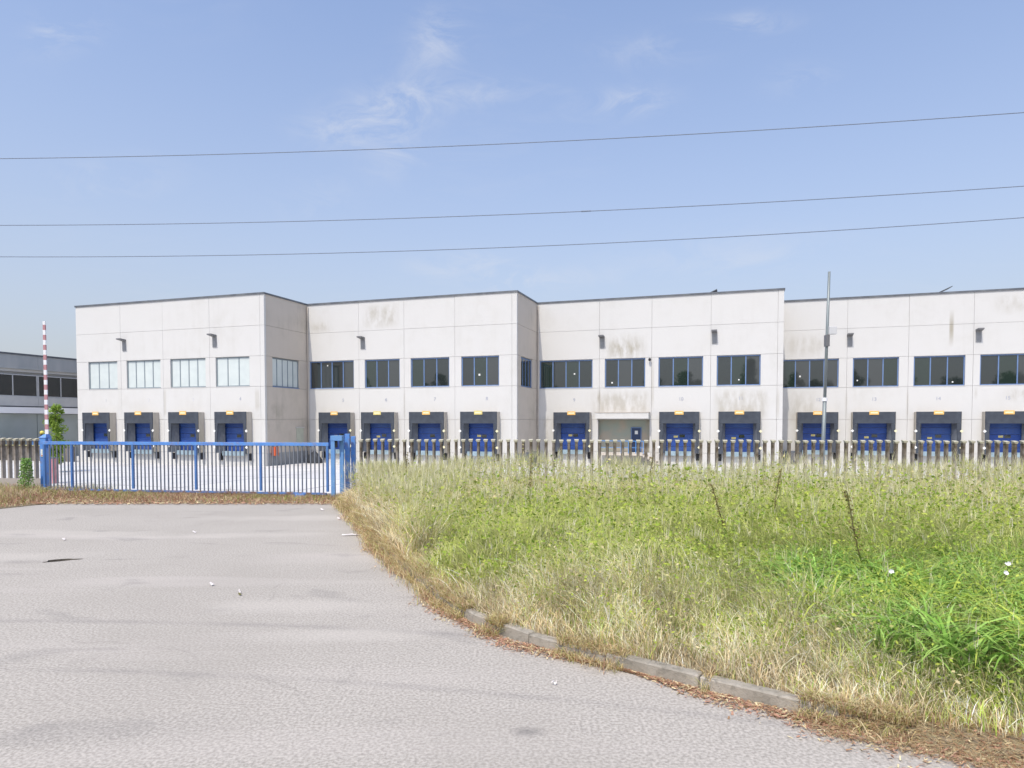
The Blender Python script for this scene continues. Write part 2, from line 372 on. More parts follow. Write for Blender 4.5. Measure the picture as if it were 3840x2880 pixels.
def dock(c, v0, num, z_floor=Z5):
    Wd, pr = 3.3, .62
    zt_ = 3.32
    h = Wd / 2
    root = MB().box(-h, -h + .06, -pr + .01, .0, 0, zt_ - z_floor - .07).box(h - .06, h, -pr + .01, .0, 0, zt_ - z_floor - .07) \
        .box(-h, h, -pr + .01, 0, zt_ - z_floor - .065, zt_ - z_floor).build('dock_shelter', m_beige, warehouse, loc=(c, v0 - .012, z_floor))
    H = zt_ - z_floor
    yf = -pr
    MB().box(-h + .03, h - .03, yf - .05, yf - .003, H - .95, H + .02).build('header_curtain', m_shelter, root)
    for s in (-1, 1):
        a0, a1, b0, b1 = s * (h - .065), s * (h - .19), s * (h - .48), s * (h - .56)
        zt1 = H - .96
        MB().hexa([(a0, yf - .03, 0), (a1, yf - .03, 0), (b1, -.02, 0), (b0, -.02, 0), (a0, yf - .03, zt1), (a1, yf - .03, zt1), (b1, -.02, zt1), (b0, -.02, zt1)]).build('side_curtain', m_shelter2, root)
        MB().hexa([(s * (h - .035), yf - .045, 0), (s * (h - .20), yf - .045, 0), (s * (h - .20), yf + .0, 0), (s * (h - .035), yf + .0, 0), (s * (h - .035), yf - .045, zt1), (s * (h - .36), yf - .045, zt1), (s * (h - .36), yf + .0, zt1), (s * (h - .035), yf + .0, zt1)]).build('side_flap', m_shelter, root)
        for z in (H - 1.58, .5):
            mk = MB()
            cx = s * (h - .02)
            q = [(cx - .13, z), (cx, z - .13), (cx + .13, z), (cx, z + .13)]
            mk.v = [(x, yf - .075, zz) for x, zz in q] + [(x, yf - .052, zz) for x, zz in q]
            mk.f = [(0, 1, 2, 3), (7, 6, 5, 4), (0, 4, 5, 1), (1, 5, 6, 2), (2, 6, 7, 3), (3, 7, 4, 0)]
            mk.build('guide_marker', m_cream if (num > 4 and s > 0) else m_white, root)
    sg = MB().box(-.36, .36, yf - .085, yf - .055, H - .22, H + .1).build('sign_plate', m_orange if num not in (6, 8) else m_yellow, root)
    MB().box(-.27, .27, yf - .092, yf - .086, H - .12, H - .0).build('sign_text_band', m_cream, root)
    # the door, five sections with a viewing port and a notice
    dw = 1.32
    door = MB().box(-dw - .035, -dw, .10, .25, 0, 2.75).box(dw, dw + .035, .10, .25, 0, 2.75).box(-dw, dw, .11, .25, 2.66, 2.75).build('dock_door', m_frame_blue, warehouse, loc=(c, v0, z_floor))
    sh = (2.66) / 5
    for i in range(5):
        MB().box(-dw + .01, dw - .01, .15, .20, i * sh + .012, (i + 1) * sh - .012).build('door_section', random.choice(m_doors), door)
    MB().box(-.02, .42, .135, .149, 1.30, 1.55).build('viewing_port', m_glass[2], door)
    if num > 4 and random.random() < .8:
        q = random.uniform(-.1, .1); MB().box(-.5 + q, -.16 + q, .135, .149, 1.28 + q, 1.45 + q).build('yellow_notice', m_yellow, door)
    lv = MB().box(-1.15, 1.15, -.28, .35, -.1, -.002).build('dock_leveller', m_lip, warehouse, loc=(c, v0, z_floor))
    MB().box(-1.15, 1.15, -.33, -.285, -.22, .16).build('leveller_lip', m_lip, lv)
    for s in (-1, 1):
        MB().box(s * 1.5 - .14, s * 1.5 + .14, -.24, -.015, -.62, -.06).build('dock_bumper', m_rubber, warehouse, loc=(c, v0, z_floor), bevel=.015)

def text_mesh(txt, size, mat, parent, loc, rot, name='dock_number'):
    cu = bpy.data.curves.new(name, 'FONT'); cu.body = txt; cu.size = size; cu.align_x = 'CENTER'; cu.align_y = 'CENTER'; cu.extrude = .004
    tmp = bpy.data.objects.new('tmp_text', cu); COL.objects.link(tmp)
    dg = bpy.context.evaluated_depsgraph_get(); me = bpy.data.meshes.new_from_object(tmp.evaluated_get(dg))
    bpy.data.objects.remove(tmp); bpy.data.curves.remove(cu)
    me.materials.clear(); me.materials.append(mat)
    o = bpy.data.objects.new(name, me); o.location = loc; o.rotation_euler = rot; return link(o, parent)

num = 0
for k in range(4):
    v, u0, u1 = VF[k], UL[k], UR[k]
    js = [u0] + JO[k] + [u1]
    # core behind the panels (what shows in the joints), left open at doors
    for a, b in zip(js, js[1:]):
        panel(a, b, v, v + T, Z1, ZR); panel(a, b, v, v + T, Z2, Z1); panel(a, b, v, v + T, Z4, Z3); panel(a, b, v, v + T, ZB, Z5)
    MB().box(u0 + .03, u1 - .03, v + .09, v + T + .05, Z2 - .03, ZR - .05).box(u0 + .03, u1 - .03, v + .09, v + T + .05, Z4 + .03, Z3 - .02) \
        .box(u0 + .03, u1 - .03, v + .09, v + T + .05, ZB, Z5 - .03).build('wall_core', m_core, warehouse)
    # window row
    cuts = [(a, b) for a, b, n in WIN[k]]
    x = u0
    for a, b in cuts + [(u1, u1)]:
        segs = [x] + [j for j in JO[k] if x + .05 < j < a - .05] + [a]
        for p, q in zip(segs, segs[1:]): panel(p, q, v, v + T, Z3, Z2)
        x = b
    fm, gm = (m_frame_grey, [m_blind]) if k == 0 else (m_frame_blue, m_glass)
    for a, b, n in WIN[k]:
        make_window(a, b, Z3 + .03, Z2 - .03, v + .11, n, fm, gm, stick=(k > 0))
        MB().box(a - .04, b + .04, v - .03, v + .12, Z3 - .005, Z3 + .03).build('window_sill', m_wall if k else m_wall, warehouse)
    # dock row
    op = []
    for i, c in enumerate(DOCK[k]):
        if c is None: op.append((-11.25, -6.80))
        else: op.append((c - 1.36, c + 1.36))
    x = u0
    for a, b in op + [(u1, u1)]:
        segs = [x] + [j for j in JO[k] if x + .05 < j < a - .05] + [a]
        for p, q in zip(segs, segs[1:]): panel(p, q, v, v + .6, Z5, Z4)
        x = b
    for i, c in enumerate(DOCK[k]):
        if c is None: continue
        num += 1
        dock(c, v, num)
        MB().box(c - 1.36, c + 1.36, v + .3, v + .4, Z5, Z4).build('door_backing', m_core, warehouse)
        text_mesh(str(num), .40, m_inkfaint if num in (1, 2, 3) else m_ink, warehouse, (c + (.5 if k < 2 else .1), v - .012, 4.42), (R(90), 0, 0))
    # side wall on the right of the block, stepping back to the next one
    vb = VF[k + 1] if k < 3 else v + 44
    sx = u1
    def sp_(v0, v1, z0, z1): 
        if v1 - v0 > .05: MB().box(sx - T, sx + random.uniform(-.005, .005), v0 + G, v1 - G, z0 + G, z1 - G).build('side_panel', m_side, warehouse)
    vs = [v + T, vb] if k < 3 else [v + T + i * (44 - T) / 7 for i in range(8)]
    wn_ = {0: (v + .98, v + 4.6, 5), 1: (v + 1.08, v + 4.4, 4), 2: (v + 1.08, v + 4.4, 4)}.get(k)
    for a, b in zip(vs, vs[1:]):
        for z0, z1 in ((Z1, ZR), (Z2, Z1), (Z4, Z3), (Z5, Z4)): sp_(a, b, z0, z1)
        MB().box(sx - T, sx - .012, a + G, b - G, ZB, Z5 - G).build('plinth_panel', m_plinth, warehouse)
        if wn_ is None: sp_(a, b, Z3, Z2)
    if wn_:
        sp_(v + T, wn_[0], Z3, Z2); sp_(wn_[1], vb, Z3, Z2)
        make_window(wn_[0], wn_[1], Z3 + .03, Z2 - .08, sx - .11, wn_[2], m_frame_blue if k else m_frame_grey, [m_blind] if k == 0 else m_glass[:1], sides=True, stick=False)
        if k == 0: MB().box(sx - .10, sx + .02, wn_[0], wn_[1], Z3 - .02, Z3 + .035).build('window_sill', m_frame_blue, warehouse)
    MB().box(sx - T - .1, sx - .09, v + T + .06, vb, Z2 - .03, ZR - .05).box(sx - T - .1, sx - .09, v + T + .06, vb, ZB, Z3 - .02).build('side_core', m_core, warehouse)
    # roof, coping
    cz0, cz1 = ZR - .01, ZR + .13
    mb = MB().box(u0 - (.06 if k == 0 else -.0), u1 + .06, v - .07, v + .25, cz0, cz1)
    mb.box(u1 - .25, u1 + .06, v + .25, vb - (.08 if k < 3 else 0), cz0 + .002, cz1 - .002)
    mb.build('roof_coping', m_coping, warehouse)
    MB().box(u0, u1 - .26, v + .26, 107, ZR - .4, ZR - .1).build('roof', m_coping, warehouse)
# the far sides, seen only from elsewhere
MB().box(UL[0] - .01, UL[0] + T, VF[0] + T + .01, 107, ZB, ZR - .03).build('end_wall', m_side, warehouse)
MB().box(UL[0], UR[3], 107.01, 107.2, ZB, ZR - .03).build('rear_wall', m_side, warehouse)

# floodlights on brackets
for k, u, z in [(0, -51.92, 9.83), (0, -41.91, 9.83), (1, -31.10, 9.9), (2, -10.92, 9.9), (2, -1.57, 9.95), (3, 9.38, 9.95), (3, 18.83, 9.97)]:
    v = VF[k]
    fl = MB().box(-.2, .2, -.05, -.012, -.98, -.06).build('floodlight_with_shadow_plate', m_lampshadow, warehouse, loc=(u, v, z))  # thin grey plate added as the lamp's cast shadow on the wall
    MB().hexa([(-.22, -.66, -.02), (.22, -.66, -.02), (.22, -.013, -.12), (-.22, -.013, -.12), (-.22, -.66, .08), (.22, -.66, .08), (.22, -.013, .04), (-.22, -.013, .04)]).build('lamp_head', m_lampgrey, fl)
# security camera beside the second window of block three
sc_ = MB().box(-.04, .04, -.2, -.012, .05, .12).build('camera_bracket', m_lampgrey, warehouse, loc=(-6.8, VF[2], 7.8))
MB().ball((0, -.22, -.02), .13).build('camera_dome', m_rubber, sc_, smooth=True)
# rooflights standing open
for k, u, w, h_ in [(1, -19.2, .5, .28), (2, -1.9, .95, .55), (3, 16.6, 1.3, .75)]:
    v = VF[k] + 1.2
    o = MB().box(-w / 2, w / 2, 0, 1.2, 0, .12).build('smoke_vent', m_coping, warehouse, loc=(u, v, ZR))
    MB().hexa([(-w / 2, 0, .14), (w / 2, 0, h_), (w / 2, 1.2, h_), (-w / 2, 1.2, .14), (-w / 2, 0, .20), (w / 2, 0, h_ + .07), (w / 2, 1.2, h_ + .07), (-w / 2, 1.2, .20)]).build('vent_lid', m_coping, o)
# canopy and entrance of block three
v = VF[2]
MB().box(-11.32, -6.78, v - .95, v - .014, 2.78, 3.28).build('canopy', m_wall, warehouse)
MB().box(-11.36, -6.74, v - .99, v - .014, 3.283, 3.33).build('canopy_flashing', m_side, warehouse)
m_green = noisy('weathered_entrance_wall', (.33, .36, .30), (.42, .36, .28), .9, .85, lo=.4, hi=.62)
MB().box(-11.25, -6.80, v + .62, v + .8, Z5, Z4).build('entrance_wall', m_green, warehouse)
e = MB().box(-.45, -.38, -.08, -.01, 0, 2.15).box(.38, .45, -.08, -.01, 0, 2.15).box(-.38, .38, -.08, -.01, 2.08, 2.15).build('entrance_door', m_frame_blue, warehouse, loc=(-8.0, v + .61, Z5))
MB().box(-.375, .375, -.06, -.02, .02, 2.075).build('door_leaf', newmat('navy_door', (.04, .06, .12), .5), e)
MB().box(-.12, .14, -.068, -.061, 1.55, 1.85).build('paper_notice', m_white, e)
MB().box(.28, .32, -.12, -.061, .95, 1.1).build('door_handle', m_lampgrey, e)
m_rail = noisy('blue_railing_paint', (.09, .25, .55), (.12, .3, .6), 3, .5)
st_ = MB().box(-10.9, -7.2, v - 1.3, v - .02, -.35, -.18).build('entrance_landing', m_side, warehouse)
for i in range(5):
    MB().box(-7.19 + i * .28, -6.92 + i * .28, v - 1.3, v - .02, -.48 - i * .17, -.30 - i * .17).build('step', m_side, st_)
ra = MB()
for x in np.arange(-10.9, -7.1, .62): ra.box(x, x + .05, v - 1.3, v - 1.25, -.18, .85)
ra.box(-10.9, -7.13, v - 1.305, v - 1.245, .85, .91).box(-10.9, -7.13, v - 1.295, v - 1.255, .3, .34)
ra.build('railing', m_rail, st_)
# rainwater pipe in the inner corners
for k in (0, 1):
    MB().tube([(UR[k] + .12, VF[k + 1] - .1, -1.1), (UR[k] + .12, VF[k + 1] - .1, 12.9)], .055, 8).build('rainwater_pipe', m_side, warehouse)
# service hatch and ledge on the side wall of block one
MB().box(UR[0] + .008, UR[0] + .09, 50.1, 51.3, 1.95, 2.05).build('side_ledge', m_core, warehouse)
MB().box(UR[0] + .008, UR[0] + .04, 50.2, 51.2, .1, 1.94).build('service_hatch', noisy('pale_green_hatch', (.50, .52, .42), (.45, .46, .38), 2), warehouse)

# ------------------------------------------------------------------ ground, road, yard
def grid_mesh(name, xs, ys, zf, mat, kind='structure'):
    xs = list(xs); ys = list(ys)
    vs_ = [(x, y, zf(x, y)) for y in ys for x in xs]
    nx = len(xs); fs = [(j * nx + i, j * nx + i + 1, (j + 1) * nx + i + 1, (j + 1) * nx + i) for j in range(len(ys) - 1) for i in range(nx - 1)]
    me = bpy.data.meshes.new(name); me.from_pydata(vs_, [], fs); me.materials.append(mat)
    for p in me.polygons: p.use_smooth = True
    o = bpy.data.objects.new(name, me); link(o); tag(o, kind=kind); return o
m_soil = noisy('dry_soil', (.22, .17, .11), (.30, .25, .17), 2.2, .95, .1, c3=(.12, .13, .05), scale3=9, amt3=.5, bump=.4)
far_ = [-1500, -700, -300, -150] + list(np.arange(-100, 101, 5)) + [150, 300, 700, 1500]
grid_mesh("ground", far_, far_, lambda x, y: zt(x, y) - .2, m_soil)

# kerb line: asphalt on the left/near side, verge on the right
KB = [(-5.45, 22.2), (-5.3, 20.31), (-4.91, 19.36), (-4.1, 17.2), (-3.48, 15.5), (-2.73, 13.29), (-2.05, 11.6), (-1.50, 10.25), (-1.0, 9.1), (-.55, 8.25), (-.1, 7.62), (.73, 6.92), (1.48, 6.34), (2.1, 5.87), (2.70, 5.42),
      (3.3, 5.08), (3.95, 4.80), (4.9, 4.45), (6.5, 3.95), (9.5, 3.3), (14, 2.7), (30, 1.5)]
def fence_y(x): return 22.9 - .0907 * x
m_asph = newmat('asphalt', (.3, .3, .3), .92, .2)
def asphalt(m):
    nt = m.node_tree; b = nt.nodes['Principled BSDF']; g = N(nt, 'ShaderNodeNewGeometry'); P = g.outputs['Position']
    def nz(scale, lo, hi, st=(1, 1, 1), rot=0, det=4, dist=0, off=(0, 0, 0)):
        mpp = N(nt, 'ShaderNodeMapping'); mpp.inputs['Scale'].default_value = st; mpp.inputs['Rotation'].default_value = (0, 0, rot); mpp.inputs['Location'].default_value = off; L(nt, P, mpp.inputs[0])
        n = N(nt, 'ShaderNodeTexNoise'); n.inputs['Scale'].default_value = scale; n.inputs['Detail'].default_value = det; n.inputs['Distortion'].default_value = dist; L(nt, mpp.outputs[0], n.inputs['Vector'])
        mr = N(nt, 'ShaderNodeMapRange'); mr.inputs[1].default_value = lo; mr.inputs[2].default_value = hi; L(nt, n.outputs[0], mr.inputs[0]); return mr.outputs[0]
    def mixc_(f, a, b_, amt=1.0):
        mx = N(nt, 'ShaderNodeMix', data_type='RGBA'); L(nt, M2(nt, 'MULTIPLY', f, amt), mx.inputs[0])
        if isinstance(a, tuple): mx.inputs[6].default_value = (*a, 1)
        else: L(nt, a, mx.inputs[6])
        if isinstance(b_, tuple): mx.inputs[7].default_value = (*b_, 1)
        else: L(nt, b_, mx.inputs[7])
        return mx.outputs[2]
    c = mixc_(nz(36, .36, .66, det=6), (.305, .280, .240), (.50, .458, .397))            # aggregate
    c = mixc_(nz(26, .54, .74, det=5), c, (.19, .175, .158), .4)
    c = mixc_(nz(140, .66, .72, det=1), c, (.74, .69, .62), .5)
    c = mixc_(nz(.35, .46, .66, det=5), c, (.33, .302, .258), .45)                     # broad wear
    c = mixc_(nz(.5, .55, .68, (.25, 1.6, 1), .12, 5, .4), c, (.52, .47, .42), .32)     # dusty streaks
    c = mixc_(nz(1.3, .6, .7, (.5, 1, 1), .4, 6, .6, (4, 2, 0)), c, (.15, .145, .14), .25)
    # cracks
    vo = N(nt, 'ShaderNodeTexVoronoi', feature='DISTANCE_TO_EDGE'); vo.inputs['Scale'].default_value = .33
    n4 = N(nt, 'ShaderNodeTexNoise'); n4.inputs['Scale'].default_value = 1.6; n4.inputs['Detail'].default_value = 6; L(nt, P, n4.inputs['Vector'])
    va = N(nt, 'ShaderNodeMix', data_type='VECTOR'); va.inputs[0].default_value = .35; L(nt, P, va.inputs[4]); L(nt, n4.outputs[1], va.inputs[5]); L(nt, va.outputs[1], vo.inputs['Vector'])
    cr = N(nt, 'ShaderNodeMapRange'); cr.inputs[1].default_value = .0; cr.inputs[2].default_value = .006; cr.inputs[3].default_value = 1; cr.inputs[4].default_value = 0; L(nt, vo.outputs[0], cr.inputs[0])
    c = mixc_(M2(nt, 'MULTIPLY', cr.outputs[0], nz(.6, .52, .6, off=(9, 3, 0))), c, (.10, .095, .09), .16)
    # dusty patches with their own outline, and a curved tyre mark
    sp = N(nt, 'ShaderNodeSeparateXYZ'); L(nt, P, sp.inputs[0])
    wob = nz(1.2, .3, .7, det=5)
    for (cx, cy, rx, ry, rot, col, amt) in [(-3.0, 9.0, 1.3, .38, .0, (.55, .505, .44), .7), (-1.9, 7.75, .95, .3, .12, (.55, .505, .44), .7), (-9.8, 14.9, 2.4, .45, -.1, (.55, .505, .44), .7),
                                            (-9.6, 12.2, 1.6, .5, .2, (.55, .505, .44), .7), (-6.4, 14.6, 2.6, .3, .1, (.55, .505, .44), .7), (-5.2, 17.3, 3.2, .5, .05, (.55, .505, .44), .7),
                                            (.13, 5.3, .16, .10, 0, (.11, .105, .10), 1.1), (-9.4, 15.2, .22, .12, 0, (.16, .155, .15), .7), (-3.2, 5.3, 1.2, .3, .1, (.2, .19, .18), .25)]:
        dx = M2(nt, 'SUBTRACT', sp.outputs[0], cx); dy = M2(nt, 'SUBTRACT', sp.outputs[1], cy)
        a = M2(nt, 'DIVIDE', M2(nt, 'ADD', M2(nt, 'MULTIPLY', dx, math.cos(rot)), M2(nt, 'MULTIPLY', dy, math.sin(rot))), rx)
        e_ = M2(nt, 'DIVIDE', M2(nt, 'SUBTRACT', M2(nt, 'MULTIPLY', dy, math.cos(rot)), M2(nt, 'MULTIPLY', dx, math.sin(rot))), ry)
        d = M2(nt, 'SQRT', M2(nt, 'ADD', M2(nt, 'MULTIPLY', a, a), M2(nt, 'MULTIPLY', e_, e_)))
        d = M2(nt, 'ADD', d, M2(nt, 'MULTIPLY', wob, .6))
        mr = N(nt, 'ShaderNodeMapRange'); mr.inputs[1].default_value = 1.5; mr.inputs[2].default_value = .7; L(nt, d, mr.inputs[0])
        c = mixc_(mr.outputs[0], c, col, amt * .42)
    for (cx, cy, r_, w_r) in [(-6.2, -22.0, 28.7, .10), (-6.2, -22.0, 30.3, .12)]:
        dx = M2(nt, 'SUBTRACT', sp.outputs[0], cx); dy = M2(nt, 'SUBTRACT', sp.outputs[1], cy)
        d = M2(nt, 'SQRT', M2(nt, 'ADD', M2(nt, 'MULTIPLY', dx, dx), M2(nt, 'MULTIPLY', dy, dy)))
        mr = N(nt, 'ShaderNodeMapRange'); mr.inputs[1].default_value = w_r; mr.inputs[2].default_value = 0; L(nt, M2(nt, 'ABSOLUTE', M2(nt, 'SUBTRACT', d, r_)), mr.inputs[0])
        c = mixc_(M2(nt, 'MULTIPLY', mr.outputs[0], nz(.8, .35, .65)), c, (.17, .16, .155), .35)
    L(nt, c, b.inputs['Base Color'])
    nb = N(nt, 'ShaderNodeTexNoise'); nb.inputs['Scale'].default_value = 90; nb.inputs['Detail'].default_value = 3; L(nt, P, nb.inputs['Vector'])
    bp = N(nt, 'ShaderNodeBump'); bp.inputs['Strength'].default_value = .28; bp.inputs['Distance'].default_value = .006; L(nt, nb.outputs[0], bp.inputs['Height']); L(nt, bp.outputs[0], b.inputs['Normal'])
asphalt(m_asph)
# road sheet with a broken hollow in it
bm = bmesh.new()
outer = [bm.verts.new(p) for p in [(-70, -60, 0), (70, -60, 0), (70, 24, 0), (-70, 24, 0)]]
hole_pts = []
for i in range(16):
    a = 2 * math.pi * i / 16
    rr = 1 + .22 * math.sin(3 * a + 1) + .12 * math.sin(5 * a)
    hole_pts.append((-8.14 + .25 * rr * math.cos(a) + .06 * math.sin(a), 11.98 + .15 * rr * math.sin(a) + .07 * math.cos(a)))
inner = [bm.verts.new((x, y, 0)) for x, y in hole_pts]
for ring in (outer, inner):
    for i in range(len(ring)): bm.edges.new((ring[i], ring[(i + 1) % len(ring)]))
bmesh.ops.triangle_fill(bm, use_beauty=True, use_dissolve=False, edges=bm.edges[:])
low = [bm.verts.new((-8.14 + (x + 8.14) * .82, 11.98 + (y - 11.98) * .8, -.12)) for x, y in hole_pts]
for i in range(16): bm.faces.new((inner[i], inner[(i + 1) % 16], low[(i + 1) % 16], low[i]))
bm.faces.new(low)
bmesh.ops.recalc_face_normals(bm, faces=bm.faces)
for f in bm.faces:
    if f.calc_center_median().z < -.01: f.material_index = 1
me = bpy.data.meshes.new('road'); bm.to_mesh(me); bm.free(); me.materials.append(m_asph); me.materials.append(noisy('hollow_dirt', (.06, .05, .04), (.11, .095, .075), 14, .95))
if me.polygons[0].normal.z < 0: me.flip_normals()
road = link(bpy.data.objects.new('road', me)); tag(road, kind='structure')

# yard
m_yard = newmat('yard_concrete', (.6, .59, .57), .9, .2)
nt = m_yard.node_tree; b_ = nt.nodes['Principled BSDF']
t_ = N(nt, 'ShaderNodeTexCoord'); t_.object = warehouse
br = N(nt, 'ShaderNodeTexBrick'); br.offset = 0; br.inputs['Scale'].default_value = 1; br.inputs['Brick Width'].default_value = 5; br.inputs['Row Height'].default_value = 5
br.inputs['Mortar Size'].default_value = .05; br.inputs['Color1'].default_value = (.64, .63, .605, 1); br.inputs['Color2'].default_value = (.58, .57, .55, 1); br.inputs['Mortar'].default_value = (.28, .27, .25, 1)
L(nt, t_.outputs['Object'], br.inputs[0])
n_ = N(nt, 'ShaderNodeTexNoise'); n_.inputs['Scale'].default_value = .5; n_.inputs['Detail'].default_value = 7; L(nt, t_.outputs['Object'], n_.inputs['Vector'])
mr_ = N(nt, 'ShaderNodeMapRange'); mr_.inputs[1].default_value = .5; mr_.inputs[2].default_value = .75; mr_.inputs[4].default_value = .5; L(nt, n_.outputs[0], mr_.inputs[0])
mx_ = N(nt, 'ShaderNodeMix', data_type='RGBA'); L(nt, mr_.outputs[0], mx_.inputs[0]); L(nt, br.outputs[0], mx_.inputs[6]); mx_.inputs[7].default_value = (.44, .43, .41, 1); L(nt, mx_.outputs[2], b_.inputs['Base Color'])
ys = np.arange(0, 76, 2.0)
vs_, fs = [], []
xs = np.arange(-90, 91, 3.0)
for j, dy in enumerate(ys):
    for x in xs:
        y = fence_y(x) - .35 + dy; vs_.append((x, y, zt(x, y) + .006))
nx = len(xs)
for j in range(len(ys) - 1):
    for i in range(nx - 1): fs.append((j * nx + i, j * nx + i + 1, (j + 1) * nx + i + 1, (j + 1) * nx + i))
me = bpy.data.meshes.new('yard'); me.from_pydata(vs_, [], fs); me.materials.append(m_yard)
for p in me.polygons: p.use_smooth = True
tag(link(bpy.data.objects.new('yard', me)), kind='structure')

# verge soil
def slab(name, pts, z0, z1, mat, kind='structure'):
    bm = bmesh.new()
    top = [bm.verts.new((x, y, z1)) for x, y in pts]; bot = [bm.verts.new((x, y, z0)) for x, y in pts]
    es = [bm.edges.new((top[i], top[(i + 1) % len(top)])) for i in range(len(top))]
    bmesh.ops.triangle_fill(bm, use_beauty=True, edges=es)
    for i in range(len(top)): bm.faces.new((top[i], bot[i], bot[(i + 1) % len(top)], top[(i + 1) % len(top)]))
    bmesh.ops.recalc_face_normals(bm, faces=bm.faces)
    me = bpy.data.meshes.new(name); bm.to_mesh(me); bm.free(); me.materials.append(mat)
    return tag(link(bpy.data.objects.new(name, me)), kind=kind)
def offset_line(pts, d):
    out = []
    for i, p in enumerate(pts):
        a = Vector(pts[max(i - 1, 0)]); b = Vector(pts[min(i + 1, len(pts) - 1)]); t = (b - a).normalized(); n = Vector((-t.y, t.x))
        out.append((p[0] + n.x * d, p[1] + n.y * d))
    return out
inner_k = offset_line(KB, .13)
slab('verge', inner_k + [(30, fence_y(30) - .1), (-5.2, fence_y(-5.2) - .1)], -.15, .10, m_soil)
LV = [(-5.45, 20.4), (-9, 20.35), (-14.1, 20.3), (-14.75, 19.0), (-16.5, 17.4), (-20, 15.4), (-27, 13), (-50, 11), (-50, fence_y(-50) - .2), (-18, 24.3), (-16.9, 24.1), (-5.4, 22.45)]
slab('verge_strip', LV, -.15, .02, m_soil)
# kerb stones
m_kerb = noisy('kerb_concrete', (.27, .245, .20), (.40, .365, .305), 3, .9, .1, coord='Object', c3=(.16, .15, .12), scale3=14, amt3=.6, bump=.4, bscale=60)
kerb = empty('kerb', (0, 0, 0)); tag(kerb, kind='structure')
pl = [Vector(p) for p in KB]
cum = [0]
for a, b in zip(pl, pl[1:]): cum.append(cum[-1] + (b - a).length)
def at_len(s):
    for i in range(len(pl) - 1):
        if s <= cum[i + 1]: t = (s - cum[i]) / (cum[i + 1] - cum[i]); return pl[i].lerp(pl[i + 1], t)
    return pl[-1]
s_end = cum[14]
s = 2.0
while s < s_end - .2:
    e_ = min(s + 1.0, s_end)
    a, b = at_len(s + .006), at_len(e_ - .006); t = (b - a).normalized(); n = Vector((-t.y, t.x)); h = .135 + random.uniform(-.014, .010); tilt = random.uniform(-.012, .012)
    MB().hexa([(a.x, a.y, -.1), (b.x, b.y, -.1), (b.x + n.x * .13, b.y + n.y * .13, -.1), (a.x + n.x * .13, a.y + n.y * .13, -.1),
               (a.x + n.x * (.012 + tilt), a.y + n.y * (.012 + tilt), h), (b.x + n.x * .012, b.y + n.y * .012, h), (b.x + n.x * .13, b.y + n.y * .13, h + .004), (a.x + n.x * .13, a.y + n.y * .13, h + .004)]).build('kerb_stone', m_kerb, kerb, bevel=.012)
    s = e_
# beyond the last stone the verge slopes down to the asphalt
sk = MB(); ss = np.linspace(s_end - .02, cum[-1] - .2, 40); pa = [at_len(q) for q in ss]
for a, b in zip(pa, pa[1:]):
    t = (b - a).normalized(); n = Vector((-t.y, t.x))
    sk.quad((a.x - n.x * .12, a.y - n.y * .12, .004), (b.x - n.x * .12, b.y - n.y * .12, .004), (b.x + n.x * .2, b.y + n.y * .2, .104), (a.x + n.x * .2, a.y + n.y * .2, .104))
tag(sk.build('verge_slope', m_soil, smooth=True), kind='structure')

# ------------------------------------------------------------------ neighbouring building on the left
nb = empty('neighbouring_building', (0, 0, 0), -TH)
tag(nb, 'low grey industrial building with dark ribbon windows at the far left edge', 'building')
m_ngrey = noisy('fascia_concrete', (.36, .38, .38), (.44, .45, .44), .8, .8, stretch=(1, 1, .3))
m_ngrey2 = noisy('sill_band_concrete', (.50, .51, .50), (.58, .58, .56), .8, .8)
m_shut = noisy('grey_green_shutter', (.33, .37, .35), (.38, .42, .41), .5, .6)
m_nwhite = newmat('white_lintel_paint', (.9, .9, .9), .8)
uN = -68
def nbox(v0, v1, z0, z1, pro, mat, name): MB().box(uN - .4, uN + pro, v0, v1, z0, z1).build(name, mat, nb)
MB().box(uN - 30, uN - .41, 30, 90, -1.5, 9.0).build('building_body', m_ngrey, nb)
MB().box(uN - 30, uN + .12, 30, 90, 9.2, 9.36).build('roof', m_coping, nb)
vv = 30.0
while vv < 90:
    nbox(vv + .012, vv + 4.99, 7.8, 9.19, .06, m_ngrey, 'fascia_panel')
    nbox(vv + .012, vv + 4.99, 4.1, 5.05, .04, m_ngrey2, 'sill_panel')
    wv = MB().box(uN - .1, uN - .02, vv + .02, vv + .12, 5.06, 7.25).box(uN - .1, uN - .02, vv + 4.88, vv + 4.98, 5.06, 7.25).box(uN - .1, uN - .02, vv + 2.45, vv + 2.53, 5.06, 7.25) \
        .box(uN - .1, uN - .02, vv + .12, vv + 4.88, 5.06, 5.14).box(uN - .1, uN - .02, vv + .12, vv + 4.88, 7.17, 7.25).build('window', m_ngrey2, nb)
    for a, b in ((vv + .13, vv + 2.44), (vv + 2.54, vv + 4.87)):
        MB().box(uN - .12, uN - .07, a, b, 5.13, 7.18).build('pane', m_glass[0], wv)
    nbox(vv + .03, vv + 4.97, -1.5, 3.3, -.25, m_shut, 'shutter_panel')
    vv += 5.0
nbox(30, 90, 7.26, 7.5, -.3, m_core, 'soffit_shadow_gap')
nbox(30, 90, 7.52, 7.79, -.12, m_ngrey2, 'beam')
nbox(30, 90, 3.98, 4.09, -.05, m_coping, 'gutter')
nbox(30, 90, 3.36, 3.97, .18, m_nwhite, 'lintel')
